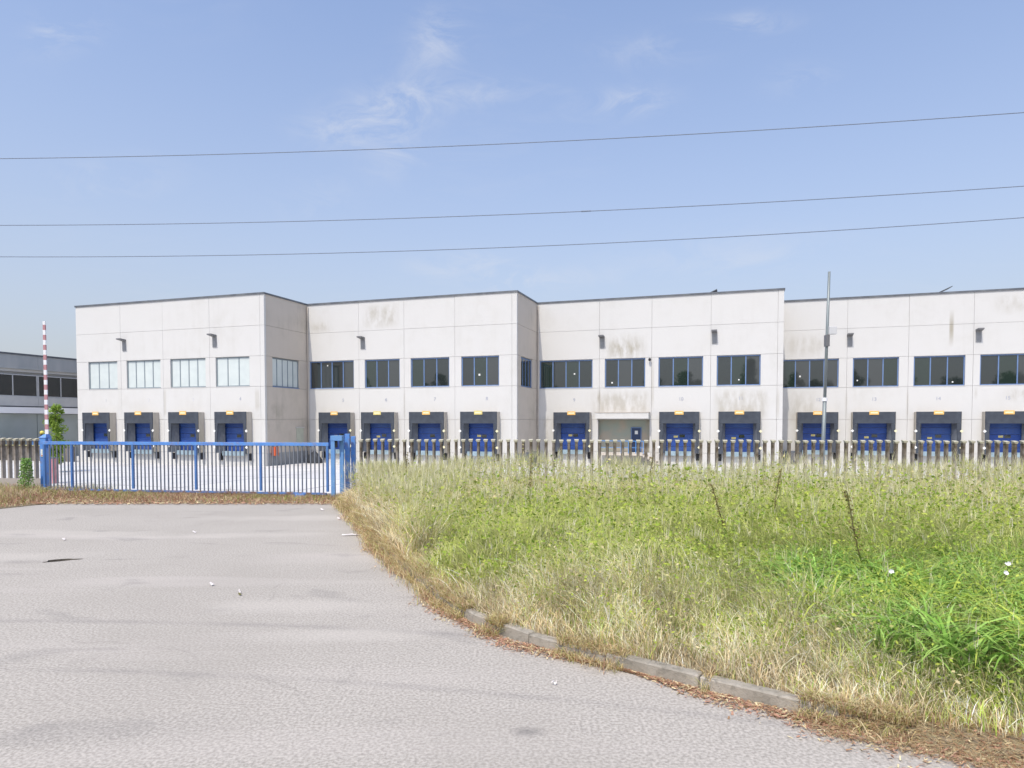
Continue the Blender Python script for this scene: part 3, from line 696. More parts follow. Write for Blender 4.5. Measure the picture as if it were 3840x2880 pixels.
# parapet and terrace between the two buildings
m_par = noisy('dark_stained_parapet', (.13, .115, .10), (.19, .17, .15), 1.2, .9)
rw = empty('retaining_wall', (0, 0, 0), -TH); tag(rw, 'low dark stained parapet wall between the grey building and the warehouse', 'wall')
x = -80.0
while x < -57.9:
    MB().box(x + .012, min(x + 2.4, -57.72) - .012, 45.6, 45.85, -1.4, .22).build('wall_section', m_par, rw)
    x += 2.4
MB().box(-80, -57.73, 45.52, 45.93, .225, .30).build('wall_cap', noisy('mossy_cap', (.35, .36, .16), (.5, .48, .25), 3, .9), rw)

# ------------------------------------------------------------------ concrete comb fence
m_pick = newmat('fence_concrete', (.4, .37, .33), .9, .1)
nt = m_pick.node_tree; b_ = nt.nodes['Principled BSDF']; t_ = N(nt, 'ShaderNodeTexCoord'); sp_n = N(nt, 'ShaderNodeSeparateXYZ'); L(nt, t_.outputs['Object'], sp_n.inputs[0])
oi = N(nt, 'ShaderNodeObjectInfo')
nn = N(nt, 'ShaderNodeTexNoise'); nn.inputs['Scale'].default_value = 6; nn.inputs['Detail'].default_value = 5
vadd = N(nt, 'ShaderNodeVectorMath', operation='ADD'); L(nt, t_.outputs['Object'], vadd.inputs[0]); L(nt, oi.outputs['Random'], vadd.inputs[1]); 
vsc = N(nt, 'ShaderNodeVectorMath', operation='SCALE'); vsc.inputs['Scale'].default_value = 1; L(nt, vadd.outputs[0], vsc.inputs[0]); L(nt, vsc.outputs[0], nn.inputs['Vector'])
gr = N(nt, 'ShaderNodeMapRange'); gr.inputs[1].default_value = .7; gr.inputs[2].default_value = 1.65; gr.inputs[3].default_value = -.15; gr.inputs[4].default_value = .85; L(nt, sp_n.outputs[2], gr.inputs[0])
fac = M2(nt, 'ADD', gr.outputs[0], M2(nt, 'MULTIPLY', M2(nt, 'SUBTRACT', nn.outputs[0], .5), 1.4), clamp=True)
mxp = N(nt, 'ShaderNodeMix', data_type='RGBA'); L(nt, fac, mxp.inputs[0]); mxp.inputs[6].default_value = (.40, .365, .325, 1); mxp.inputs[7].default_value = (.115, .092, .062, 1); L(nt, mxp.outputs[2], b_.inputs['Base Color'])
m_cap = noisy('picket_head_concrete', (.50, .48, .36), (.40, .37, .28), 9, .9, .1)
def picket_meshes():
    pm = MB()
    # body: a narrow front with splayed flanks
    pm.prism([(-.032, -.07), (.032, -.07), (.052, .06), (-.052, .06)], .3, 1.80)
    body = pm
    return body
FENCE_ANG = math.atan(-.0907)
def fence(name, label, xs, z0=0.0):
    f = empty(name, (0, 0, 0)); tag(f, label, 'fence', 'comb shaped concrete fences beside the blue gate')
    proto = None
    for i, x in enumerate(xs):
        loc = (x, fence_y(x), random.uniform(-.012, .012)); rz = FENCE_ANG + random.uniform(-.06, .06)
        if proto is None:
            proto = picket_meshes().build('picket', m_pick, f, bevel=0, loc=loc, rz=rz)
            MB().hexa([(-.045, -.078, 1.80), (.045, -.078, 1.80), (.055, .062, 1.80), (-.055, .062, 1.80), (-.072, -.088, 1.865), (.072, -.088, 1.865), (.072, .075, 1.90), (-.072, .075, 1.90)]).build('picket_head', m_cap, proto)
        else:
            d = dup(proto, f, loc, rz)
    x0, x1 = xs[0] - .12, xs[-1] + .12
    s_ = x0
    while s_ < x1 - .05:
        e_ = min(s_ + 2.6, x1)
        a, b = Vector((s_ + .006, fence_y(s_))), Vector((e_ - .006, fence_y(e_)))
        MB().hexa([(a.x, a.y - .09, -.15), (b.x, b.y - .09, -.15), (b.x, b.y + .09, -.15), (a.x, a.y + .09, -.15), (a.x, a.y - .08, .42), (b.x, b.y - .08, .42), (b.x, b.y + .08, .42), (a.x, a.y + .08, .42)]).build('base_section', m_pick, f)
        s_ = e_
    return f
SPC = .259
fence('concrete_fence', 'long weathered concrete picket fence running right of the gate behind tall grass', [-5.30 + .2585 * i for i in range(96)])
fence('concrete_fence', 'short weathered concrete picket fence left of the blue gate post', [-17.22 - .262 * i for i in reversed(range(22))])

# ------------------------------------------------------------------ sliding gate
m_gate = noisy('gate_blue_paint', (.085, .235, .60), (.12, .30, .66), 2.5, .45, .45, c3=(.30, .20, .16), scale3=9, amt3=.45)
m_bar = noisy('gate_bar_paint', (.13, .16, .20), (.19, .20, .22), 3, .6, .3)
GA = Vector((-16.35, 23.25)); GB = Vector((-5.98, 21.76)); gd = (GB - GA); GL = gd.length; ga = math.atan2(gd.y, gd.x)
m_rust = noisy('rusting_blue_rail', (.10, .20, .42), (.20, .13, .10), 5, .7, .3, lo=.4, hi=.6)
gate = empty('sliding_gate', (GA.x, GA.y, .02), ga)
tag(gate, 'long blue steel sliding gate with thin vertical bars closing the yard entrance', 'gate')
MB().box(0, GL, -.04, .04, 1.69, 1.80).build('top_rail', m_gate, gate, bevel=.006)
MB().box(.07, GL - .09, -.035, .035, .09, .16).build('bottom_rail', m_rust, gate, bevel=.006)
nb_ = 68
m_stile = noisy('gate_stile_paint', (.06, .16, .40), (.09, .20, .44), 2.5, .5, .4)
stl = [.04, GL - .05] + [GL - .05 - 2.33 * i for i in range(1, 5)]
for x in stl: MB().box(x - .034, x + .034, -.036, .036, .195, 1.685).build('stile', m_stile, gate)
proto = None
step_ = .1455
x = stl[1] - step_
i = 0
while x > .1:
    if min(abs(x - q) for q in stl) > .06:
        if proto is None: proto = MB().box(-.017, .017, -.017, .017, .155, 1.69).build('bar', m_bar, gate, loc=(x, 0, 0))
        else: dup(proto, gate, (x + random.uniform(-.004, .004), 0, 0))
    x -= step_
for x in (GL - 9.3, GL - 1.0):
    MB().box(x - .17, x + .17, -.06, .06, .0, .12).build('wheel_housing', m_gate, gate, bevel=.01)
MB().box(-1.0, GL + .3, -.03, .03, -.015, .0).build('ground_rail', m_lampgrey, gate)
# left post
gp = empty('gate_post', (-16.9, 24.14, 0)); tag(gp, 'thick blue square steel post with a small white notice left of the gate', 'post')
MB().box(-.11, .11, -.14, .14, 0, 1.93).build('post_shaft', m_gate, gp, bevel=.01)
MB().hexa([(-.13, -.16, 1.93), (.13, -.16, 1.93), (.13, .16, 1.93), (-.13, .16, 1.93), (-.02, -.06, 2.04), (.09, -.06, 2.06), (.09, .08, 2.06), (-.02, .08, 2.04)]).build('post_cap', m_gate, gp)
MB().box(-.065, .075, -.155, -.143, 1.24, 1.52).build('notice_plate', noisy('notice_print', (.75, .76, .72), (.45, .55, .40), 14, .6), gp)
MB().box(-.05, .06, -.160, -.156, 1.27, 1.31).build('notice_stripe', newmat('notice_pink', (.6, .25, .22), .6), gp)
MB().box(.115, .2, -.05, .05, 1.55, 1.9).build('guide_bracket', m_gate, gp)
bc = empty('warning_beacon', (-17.0, 24.14, 1.98)); tag(bc, 'small round yellow warning beacon on the left blue gate post', 'beacon')
MB().tube([(0, 0, 0), (0, 0, .07)], .05, 10).build('beacon_base', m_rubber, bc)
MB().ball((0, 0, .125), .075, 12, 7).build('beacon_lens', newmat('amber_lens', (.75, .62, .12), .3), bc, smooth=True)
# portal of guide legs on the right
pt = empty('gate_portal', (-5.74, 21.83, 0)); tag(pt, 'blue steel guide portal with a roller at the right end of the gate', 'gate frame')
m_gate2 = noisy('pale_gate_blue_paint', (.17, .34, .58), (.12, .28, .58), 2.5, .5, .4)
MB().box(-.18, -.055, -.06, .06, 0, 1.88).build('leg', m_gate2, pt)
MB().box(.055, .18, .14, .26, 0, 1.88).build('leg', m_gate2, pt)
MB().box(-.185, .185, -.07, .27, 1.885, 2.05).build('cap_plate', m_gate2, pt)
MB().tube([(-.01, .0, 1.66), (-.01, .0, 1.88)], .04, 10).build('roller', m_rubber, pt)
MB().box(-.18, .18, -.07, .0, .0, .03).build('foot_plate', noisy('rusty_foot', (.25, .16, .12), (.35, .25, .2), 9), pt)
for (x, y, h_, w_p, lab) in [(-5.50, 22.3, 2.10, .075, 'taller square blue post just right of the guide portal'), (-5.375, 22.6, 2.01, .07, 'shorter blue post standing against the first concrete picket')]:
    p_ = empty('guide_post', (x, y, 0)); tag(p_, lab, 'post', 'blue posts at the right end of the gate')
    MB().box(-w_p, w_p, -.07, .07, .03, h_).build('post_shaft', m_gate, p_, bevel=.006)
    MB().box(-.11, .11, -.11, .11, 0, .03).build('foot_plate', m_bar, p_)

# ------------------------------------------------------------------ barrier with raised arm
ba = empty('barrier', (-18.82, 27, 0)); tag(ba, 'raised red and white striped barrier arm behind the left gate post', 'barrier')
m_red = noisy('faded_red_paint', (.50, .20, .21), (.58, .32, .32), 5, .6)
MB().box(.06, .34, -.16, .16, 0, 1.02).build('cabinet', m_red, ba, bevel=.015)
MB().box(.05, .35, -.17, .17, 1.025, 1.06).build('cabinet_lid', m_bar, ba)
m_wst = newmat('stripe_white', (.8, .8, .8), .5)
z = .8; i = 0
while z < 6.5:
    h_ = .21 if i % 2 else .19
    f = (6.6 - z) / 6
    r_ = .045 + .022 * f
    MB().box(-r_, r_, -.03, .03, z, min(z + h_, 6.54)).build('arm_stripe', m_wst if i % 2 == 0 else (newmat('stripe_red', (.46, .24, .25), .6) if i == 1 else bpy.data.materials['stripe_red']), ba)
    z += h_; i += 1
MB().tube([(0, 0, .95), (.12, 0, .95)], .05, 10).build('pivot', m_bar, ba)

# ------------------------------------------------------------------ tall lamp post on the right
lp = empty('lamp_post', (12.10, 26, 0)); tag(lp, 'tall thin grey steel pole with a white box behind the right fence', 'pole')
m_pole = noisy('galvanised_pole', (.19, .22, .22), (.26, .29, .29), 3, .5, .5, metal=.3, stretch=(1, 1, .2))
def plx(z): return .16 * z / 8.29
MB().tube([(plx(-.3), 0, -.3), (plx(3.37), 0, 3.37)], .072, 12).build('lower_tube', m_pole, lp, smooth=True)
MB().tube([(plx(3.38), 0, 3.38), (plx(5.7), 0, 5.7), (plx(8.3), 0, 8.3)], [.058, .056, .048], 12).build('upper_tube', m_pole, lp, smooth=True)
MB().tube([(plx(3.3), 0, 3.30), (plx(3.44), 0, 3.44)], .095, 12).build('collar', m_wst, lp)
MB().box(.02 + plx(6), .30 + plx(6), -.16, .02, 5.88, 6.17).build('junction_box', newmat('pale_grey_box', (.6, .6, .6), .6), lp, bevel=.01)
MB().box(-.07 + plx(5.6), .07 + plx(5.6), -.1, .09, 5.42, 5.86).build('bracket', m_lampgrey, lp)

# ------------------------------------------------------------------ overhead wires
m_wire = newmat('wire', (.20, .24, .31), .6)
WZ = [((-29.706, 17.762), (0.0, 17.288), (25.087, 17.648)), ((-29.818, 13.939), (0.0, 13.561), (25.175, 14.084)), ((-29.871, 12.125), (0.0, 11.828), (25.213, 12.553))]
for W, lab in zip(WZ, ('highest of the three overhead cables crossing the blue sky', 'middle overhead cable crossing the sky with a small joint', 'lowest overhead cable crossing the sky just above the roofs')):
    A_ = np.polyfit([p[0] for p in W], [p[1] for p in W], 2)
    pts = [(x, 36 - .11 * x, float(np.polyval(A_, x))) for x in np.linspace(-95, 95, 77)]
    w = empty('overhead_cable', pts[38]); tag(w, lab, 'cable', 'overhead cables')
    o = MB().tube([Vector(p) - Vector(pts[38]) for p in pts], .023, 6).build('wire', m_wire, w, smooth=True)
    if 'middle' in lab:
        xj = 3.9; MB().tube([(xj - .25, -.11 * xj + .028, float(np.polyval(A_, xj)) - pts[38][2] - .0), (xj + .25, -.11 * xj - .028, float(np.polyval(A_, xj)) - pts[38][2] + .01)], .04, 8).build('cable_joint', m_wire, w)

# ------------------------------------------------------------------ things in the yard
bk = empty('waste_container', (*l2w(-65.3, 48.5), -.9), -TH); tag(bk, 'blue steel container behind the dark parapet at far left', 'container')
MB().hexa([(-.95, -.6, .1), (.95, -.6, .1), (.95, .6, .1), (-.95, .6, .1), (-1.05, -.7, 1.5), (1.05, -.7, 1.5), (1.05, .7, 1.5), (-1.05, .7, 1.5)]).build('container_body', m_gate, bk)
MB().box(-1.1, 1.1, -.75, .75, 1.5, 1.6).build('rim', m_door, bk)
for s_ in (-.9, .9): MB().tube([(s_, -.5, .1), (s_, .5, .1)], .1, 10).build('wheel', m_rubber, bk)
hy = empty('hydrant_box', (*l2w(-36.65, 47.0), -1.2), -TH); tag(hy, 'small orange red fire hydrant cabinet against the shaded side wall', 'hydrant box')
MB().box(-.14, .2, -.2, .25, .85, 1.6).build('cabinet', newmat('orange_red_paint', (.62, .12, .05), .5), hy, bevel=.01)
MB().box(.0, .08, -.03, .05, 0, .85).build('stand', m_bar, hy)
hp = empty('tarpaulin_heap', (*l2w(-35.6, 51.1), -1.2), -TH); tag(hp, 'dark tarpaulin covered heap in the inner corner by the first dock of block two', 'heap')
mb = MB(); ringn = 16; rows = 6
for j in range(rows + 1):
    t = j / rows
    for i in range(ringn):
        a = 2 * math.pi * i / ringn
        rr = (1 - t ** 2.2) * (1 + .1 * math.sin(3 * a + j) + random.uniform(-.04, .04)) + .02
        mb.v.append((.75 * rr * math.cos(a), .5 * rr * math.sin(a), 1.15 * t + random.uniform(-.02, .02)))
for j in range(rows):
    for i in range(ringn): k_ = (i + 1) % ringn; mb.f.append((j * ringn + i, j * ringn + k_, (j + 1) * ringn + k_, (j + 1) * ringn + i))
mb.f.append(tuple(rows * ringn + i for i in range(ringn)))
mb.build('tarpaulin', noisy('dark_tarpaulin', (.03, .032, .04), (.05, .055, .06), 3, .5), hp, smooth=True)
ub = empty('utility_cabinet', (*l2w(4.6, 62.9), -1.2), -TH); tag(ub, 'dark grey utility cabinet at the foot of the wall between two right docks', 'cabinet')
MB().box(-.62, .62, -.4, .4, .05, 1.12).build('cabinet_body', noisy('grey_cabinet', (.14, .16, .17), (.2, .21, .22), 3, .6), ub, bevel=.02)
MB().box(-.66, .66, -.44, .44, 1.12, 1.17).build('lid', m_bar, ub)
for s_ in (-.3, .3): MB().box(s_ - .25, s_ + .25, -.415, -.402, .15, 1.0).build('door_leaf', m_lampgrey, ub)

# ------------------------------------------------------------------ vegetation helpers
def foliage_mat(name, base_gain=1.0, trans=.35, rough=.6):
    m = bpy.data.materials.new(name); m.use_nodes = True; nt = m.node_tree; nt.nodes.clear()
    at = N(nt, 'ShaderNodeAttribute'); at.attribute_name = 'Col'
    d = N(nt, 'ShaderNodeBsdfPrincipled'); d.inputs['Roughness'].default_value = rough; d.inputs['Specular IOR Level'].default_value = .12
    t = N(nt, 'ShaderNodeBsdfTranslucent'); mx = N(nt, 'ShaderNodeMixShader'); mx.inputs[0].default_value = trans
    L(nt, at.outputs['Color'], d.inputs['Base Color']); L(nt, at.outputs['Color'], t.inputs['Color'])
    L(nt, d.outputs[0], mx.inputs[1]); L(nt, t.outputs[0], mx.inputs[2]); o = N(nt, 'ShaderNodeOutputMaterial'); L(nt, mx.outputs[0], o.inputs[0]); return m
m_fol = foliage_mat('foliage'); m_grass = foliage_mat('grass_blades', trans=.26, rough=.85)
def np_mesh(name, co, quads, tris, cols, mat, parent=None):
    me = bpy.data.meshes.new(name); nv = len(co)
    nq, ntr = len(quads), len(tris)
    me.vertices.add(nv); me.vertices.foreach_set('co', co.astype(np.float32).ravel())
    loops = np.concatenate([quads.ravel(), tris.ravel()]) if ntr else quads.ravel()
    me.loops.add(len(loops)); me.loops.foreach_set('vertex_index', loops.astype(np.int32))
    starts = np.concatenate([np.arange(nq) * 4, nq * 4 + np.arange(ntr) * 3]) if ntr else np.arange(nq) * 4
    me.polygons.add(nq + ntr); me.polygons.foreach_set('loop_start', starts.astype(np.int32))
    me.update(calc_edges=True)
    ca = me.attributes.new('Col', 'FLOAT_COLOR', 'POINT'); ca.data.foreach_set('color', np.concatenate([cols, np.ones((nv, 1))], 1).astype(np.float32).ravel())
    me.materials.append(mat)
    return link(bpy.data.objects.new(name, me), parent)
def blades(pos, h, w, lean, azi, col, segs=3, droop=.3, tipcol=None):
    n = len(pos); face = azi + np.pi / 2 + rng.uniform(-.9, .9, n)
    ld = np.stack([np.cos(azi), np.sin(azi)], 1); fd = np.stack([np.cos(face), np.sin(face)], 1)
    co = []; cl = []
    for s in range(segs + 1):
        t = s / segs
        c = np.empty((n, 3)); c[:, :2] = pos[:, :2] + ld * (lean * h * t ** 1.8)[:, None]; c[:, 2] = pos[:, 2] + h * (t - droop * t ** 2.6)
        wd = w * (1 - t) ** .7 * (1 if s else .7)
        cc = col if tipcol is None else col * (1 - t) + tipcol * t
        if s < segs:
            a = c.copy(); b = c.copy(); a[:, :2] -= fd * wd[:, None] * .5; b[:, :2] += fd * wd[:, None] * .5
            co += [a, b]; cl += [cc, cc]
        else: co.append(c); cl.append(cc)
    k = 2 * segs + 1
    co = np.stack(co, 1).reshape(-1, 3); cl = np.stack(cl, 1).reshape(-1, 3)
    base = (np.arange(n) * k)[:, None]
    q = np.concatenate([base + np.array([2 * s, 2 * s + 1, 2 * s + 3, 2 * s + 2]) for s in range(segs - 1)], 0) if segs > 1 else np.zeros((0, 4), int)
    t_ = base + np.array([2 * (segs - 1), 2 * (segs - 1) + 1, 2 * segs])
    return co, q, t_, cl
class Acc:
    def __init__(s): s.co = []; s.q = []; s.t = []; s.c = []; s.n = 0
    def add(s, co, q, t, c):
        s.co.append(co); s.q.append(q + s.n); s.t.append(t + s.n); s.c.append(c); s.n += len(co)
    def build(s, name, mat, parent=None):
        return np_mesh(name, np.concatenate(s.co), np.concatenate(s.q).reshape(-1, 4), np.concatenate(s.t).reshape(-1, 3), np.clip(np.concatenate(s.c), .005, 1), mat, parent)
def leaves(pts, size, col, ang=1.0, up=.3):
    """leaf-sized quads folded at random angles"""
    n = len(pts)
    a = rng.normal(size=(n, 3)); a[:, 2] *= .6; a /= np.linalg.norm(a, axis=1)[:, None]
    b = rng.normal(size=(n, 3)); b -= (b * a).sum(1)[:, None] * a; b /= np.linalg.norm(b, axis=1)[:, None]
    L_ = size[:, None]; W_ = size[:, None] * .55
    co = np.stack([pts - a * L_ * .5, pts + b * W_ * .5, pts + a * L_ * .5, pts - b * W_ * .5], 1).reshape(-1, 3)
    q = (np.arange(n) * 4)[:, None] + np.arange(4)
    return co, q, np.zeros((0, 3), int), np.repeat(col, 4, 0)
polyK = np.array(KB)
def dist_kerb(p):
    best = np.full(len(p), 1e9); side = np.zeros(len(p))
    for a, b in zip(polyK, polyK[1:]):
        ab = b - a; t = np.clip(((p - a) @ ab) / (ab @ ab), 0, 1); c = a + t[:, None] * ab; d = np.linalg.norm(p - c, axis=1)
        sgn = ab[0] * (p[:, 1] - a[1]) - ab[1] * (p[:, 0] - a[0])
        m = d < best; best[m] = d[m]; side[m] = np.sign(sgn[m])
    return best * side
def vnoise(p, sc, seed):
    r_ = np.random.default_rng(seed); out = np.zeros(len(p)); amp = 1; tot = 0
    for o in range(3):
        for _ in range(3):
            an = r_.uniform(0, 2 * np.pi); f = sc * 2 ** o * r_.uniform(.7, 1.3); ph = r_.uniform(0, 6.28)
            out += amp * np.sin((p[:, 0] * np.cos(an) + p[:, 1] * np.sin(an)) * f + ph); tot += amp
        amp *= .6
    return out / tot          # about -1..1, mostly within .5
def scatter(n, x0, x1, y0, y1, margin=2.5):
    p = np.stack([rng.uniform(x0, x1, n), rng.uniform(y0, y1, n)], 1)
    return p[(np.abs(p[:, 0]) < p[:, 1] * .775 + margin)]
STRAW = np.array([.72, .61, .36]); PALE = np.array([.82, .76, .58]); GOLD = np.array([.60, .45, .22]); GREEN = np.array([.21, .34, .04]); LIME = np.array([.52, .58, .11]); DEEP = np.array([.13, .31, .045]); BROWN = np.array([.34, .21, .12]); OLIVE = np.array([.42, .43, .14]); RUST = np.array([.44, .25, .17])
def height_at(p, d):
    ramp = np.where(p[:, 1] > 11.5, .5, 1.7)
    base = .16 + .88 * np.clip(d / ramp, 0, 1) ** .8
    base = base * (1 - .3 * np.exp(-(((p[:, 0] - 6.1) / 2.4) ** 2 + ((p[:, 1] - 7.4) / 2.3) ** 2)))
    return base * (1 + .42 * vnoise(p, .9, 3) + .38 * vnoise(p, 2.6, 4))
def straw_frac(p, d):
    s = .17 + .42 * vnoise(p, .55, 11) + .45 * vnoise(p, 1.7, 12)
    s += .62 * np.exp(-(d / .8) ** 2)
    s += .55 * np.clip((p[:, 1] - 15.5) / 4, 0, 1)
    s += .5 * np.exp(-((p[:, 0] + 3.3) / 1.5) ** 2) * (p[:, 1] > 11)
    s += .10 * np.exp(-(((p[:, 0] - 2.2) / 1.8) ** 2 + ((p[:, 1] - 7.9) / 1.2) ** 2))
    green = np.exp(-(((p[:, 0] - 6.0) / 2.2) ** 2 + ((p[:, 1] - 7.2) / 2.2) ** 2))
    s -= 1.1 * green
    s -= .5 * np.exp(-(((p[:, 0] - 1.7) / 4.2) ** 2 + ((p[:, 1] - 13.0) / 2.6) ** 2))
    s -= .6 * np.exp(-(((p[:, 0] + .9) / .7) ** 2 + ((p[:, 1] - 10.4) / 1.2) ** 2))
    return np.clip(s, .03, .97), green

acc = Acc()
for (n, y0, y1, x0, x1, wmul, segs) in [(130000, 3.5, 9.2, -1.8, 10, 1.0, 3), (105000, 9.2, 14, -3.4, 14, 1.45, 3), (120000, 14, 23.0, -5.6, 20, 2.1, 2)]:
    p = scatter(n, x0, x1, y0, y1); d = dist_kerb(p); ok = (d > .1) & (p[:, 1] < fence_y(p[:, 0]) + .5); p, d = p[ok], d[ok]
    h = height_at(p, d); s, gr_ = straw_frac(p, d); k = len(p)
    isst = rng.random(k) < s
    u = rng.random((k, 1)); u2 = rng.random((k, 1))
    cg = GREEN * (1 - u) + np.where(u2 < .45, LIME, OLIVE) * u
    cg = np.where(((rng.random(k) < gr_ * .8))[:, None], DEEP * (1 - u) + GREEN * u * 1.1, cg)
    cs = STRAW * (1 - u) + np.where(u2 < .65, PALE, GOLD) * u
    nearb = np.exp(-(d / .4) ** 2)[:, None]
    cs = cs * (1 - .55 * nearb * u2) + BROWN * (.55 * nearb * u2)
    clump = 1.12 + .8 * vnoise(p, 4.2, 61) + .6 * vnoise(p, 11, 62)
    c = np.where(isst[:, None], cs, cg) * rng.uniform(.6, 1.5, (k, 1)) * clump[:, None]
    hh = h * rng.uniform(.35, 1.12, k) * (1 + .3 * vnoise(p, 6.5, 63)); hh = np.where(isst, hh * .95, hh)
    hh *= np.where(p[:, 1] > 19, .92, 1)
    w = rng.uniform(.005, .011, k) * wmul * np.where(gr_ > .4, 1.35, 1)
    lean = rng.uniform(.05, 1.0, k) ** 1.0 * np.where(isst, 1.15, 1); azi = rng.uniform(0, 2 * np.pi, k) * .75 + vnoise(p, .8, 5) * 3
    pos = np.concatenate([p, np.full((k, 1), .09)], 1)
    tip = c * .55 + STRAW * .45
    acc.add(*blades(pos, hh, w, lean, azi, c, segs, .36, tipcol=np.where(isst[:, None], c, tip)))
for (n, y0, y1, x0, x1, sz) in [(26000, 4.8, 9.2, -1.8, 10, .045), (30000, 9.2, 14, -3.4, 14, .065), (30000, 14, 22.5, -5.2, 20, .10)]:
    p = scatter(n, x0, x1, y0, y1); d = dist_kerb(p); s, gr_ = straw_frac(p, d); hl = vnoise(p, 3.1, 91)
    ok = (d > .3) & (p[:, 1] < fence_y(p[:, 0]) - .15) & (rng.random(len(p)) < .25 + .9 * np.clip(hl + .35, 0, 1)); p, d, s = p[ok], d[ok], s[ok]; k = len(p)
    h = height_at(p, d); z = .09 + h * rng.uniform(.3, .97, k) * (1 + .3 * vnoise(p, 6.5, 63)); u = rng.random((k, 1)); isst = rng.random(k) < s * .6
    c = np.where(isst[:, None], STRAW * (1 - u) + OLIVE * u, GREEN * (1 - u) + LIME * u) * rng.uniform(.75, 1.15, (k, 1))
    acc.add(*leaves(np.concatenate([p, z[:, None]], 1), rng.uniform(.6, 1.3, k) * sz, c))
grass = acc.build('grass', m_grass); tag(grass, 'tall uncut grass, green and straw coloured, covering the right verge', 'grass', kind='stuff')

# seed heads
acc = Acc()
for (n, y0, y1, x0, x1, wm) in [(1700, 5.0, 9.2, -1.5, 10, .6), (4600, 9.2, 14, -3.4, 14, .8), (21000, 14, 23, -5.6, 20, 1.0), (5200, 11.5, 22.8, -5.4, -1.2, .95)]:
    p = scatter(n, x0, x1, y0, y1); d = dist_kerb(p); s, gr_ = straw_frac(p, d)
    ok = (d > .35) & (p[:, 1] < fence_y(p[:, 0]) - .1) & (rng.random(len(p)) < (.35 + s * .65) * (1 - .85 * gr_)); p, d = p[ok], d[ok]; k = len(p)
    h = height_at(p, d) * rng.uniform(.85, 1.22, k) + .05
    lean = rng.uniform(.05, .6, k); azi = rng.uniform(0, 2 * np.pi, k)
    u = rng.random((k, 1)); cst = (STRAW * (1 - u) + OLIVE * u) * rng.uniform(.8, 1.1, (k, 1))
    pos = np.concatenate([p, np.full((k, 1), .09)], 1)
    acc.add(*blades(pos, h, np.full(k, .0042) * wm, lean, azi, cst, 2, .02))
    # plume: blades fanning out round the top
    ld = np.stack([np.cos(azi), np.sin(azi)], 1)
    top = pos.copy(); tt = .8; top[:, :2] += ld * (lean * h * tt ** 1.8)[:, None]; top[:, 2] += h * tt
    for _ in range(3):
        cp = (PALE * (1 - u) + OLIVE * 1.3 * u) * rng.uniform(.8, 1.1, (k, 1))
        q_ = top + rng.normal(scale=.012, size=top.shape)
        acc.add(*blades(q_, h * .17 * rng.uniform(.7, 1.3, k), rng.uniform(.006, .014, k) * wm, rng.uniform(.1, .6, k), azi + rng.normal(scale=1.1, size=k), cp, 2, .1))
heads = acc.build('grass_seed_heads', m_grass); tag(heads, 'pale dry seed heads standing above the tall grass', 'grass', kind='stuff')

# short weeds at the gate line and on the left verge
acc = Acc()
def strip(n, x0, x1, y0, y1, hmin, hmax, gfrac, cond=None, wm=1.6):
    p = np.stack([rng.uniform(x0, x1, n), rng.uniform(y0, y1, n)], 1)
    if cond is not None: p = p[cond(p)]
    k = len(p); isg = rng.random(k) < gfrac(p)
    u = rng.random((k, 1)); u2 = rng.random((k, 1))
    tan_ = np.array([.52, .40, .27]); c = np.where(isg[:, None], GREEN * (1 - u) + OLIVE * u, np.where(u2 < .55, RUST, np.where(u2 < .75, tan_, STRAW)) * (.7 + .4 * u))
    h = rng.uniform(hmin, hmax, k) * (1 + .5 * vnoise(p, 1.8, 21)); pos = np.concatenate([p, np.full((k, 1), .01)], 1)
    acc.add(*blades(pos, h, rng.uniform(.006, .012, k) * wm, rng.uniform(.1, 1.3, k), rng.uniform(0, 6.28, k), c, 2, .35))
gl = lambda x: GA.y + (x - GA.x) * (GB.y - GA.y) / (GB.x - GA.x)
strip(40000, -16.6, -5.2, 20.3, 23.6, .06, .27, lambda p: np.clip(.16 + .35 * vnoise(p, 1.1, 31), .02, .6), lambda p: (p[:, 1] > 20.35 + .12 * np.sin(p[:, 0] * 2.3)) & (p[:, 1] < gl(p[:, 0]) + .3) & (rng.random(len(p)) < .25 + .75 * np.clip((p[:, 1] - 20.9) / 1.0, 0, 1)))
strip(2600, -16.6, -5.6, 22.0, 23.4, .15, .50, lambda p: .4 + 0 * p[:, 0], lambda p: (np.abs(p[:, 1] - gl(p[:, 0]) + .12) < .22) & (vnoise(p, 2.1, 41) > .15))
inL = lambda p: (p[:, 1] > np.interp(p[:, 0], [-30, -27, -20, -16.5, -14.75, -14.1], [12.7, 13.1, 15.5, 17.5, 19.1, 20.4])) & (p[:, 1] < fence_y(p[:, 0]) + .2) & (rng.random(len(p)) < .3 + .7 * np.clip(-(p[:, 0] + 14.3) / 1.5, 0, 1))
strip(34000, -24, -14.2, 15, 24.8, .08, .50, lambda p: np.clip(.12 + .3 * vnoise(p, .9, 33) + .25 * (p[:, 1] > 21.8), .02, .6), inL)
S_ = np.concatenate([rng.uniform(.2, cum[8] + .3, 20000), rng.uniform(cum[8], s_end + 3, 20000)]); mk_ = (S_ < cum[8]) | (np.sin(S_ * 2.7) + np.sin(S_ * 4.9 + 1) > .0); S_ = S_[mk_]
Pk = np.array([tuple(at_len(q)) for q in S_]); Tk = np.array([tuple((at_len(min(q + .05, cum[-1])) - at_len(max(q - .05, 0))).normalized()) for q in S_])
ok_ = rng.normal(.10, .13, len(S_)) * np.where(S_ < cum[8], 1, .7); Pk = Pk + np.stack([-Tk[:, 1], Tk[:, 0]], 1) * ok_[:, None]; k = len(Pk); u = rng.random((k, 1)); u2 = rng.random((k, 1))
ck = np.where(u2 < .15, RUST, np.where(u2 < .4, GOLD, np.where(u2 < .8, STRAW, OLIVE))) * (.75 + .45 * u)
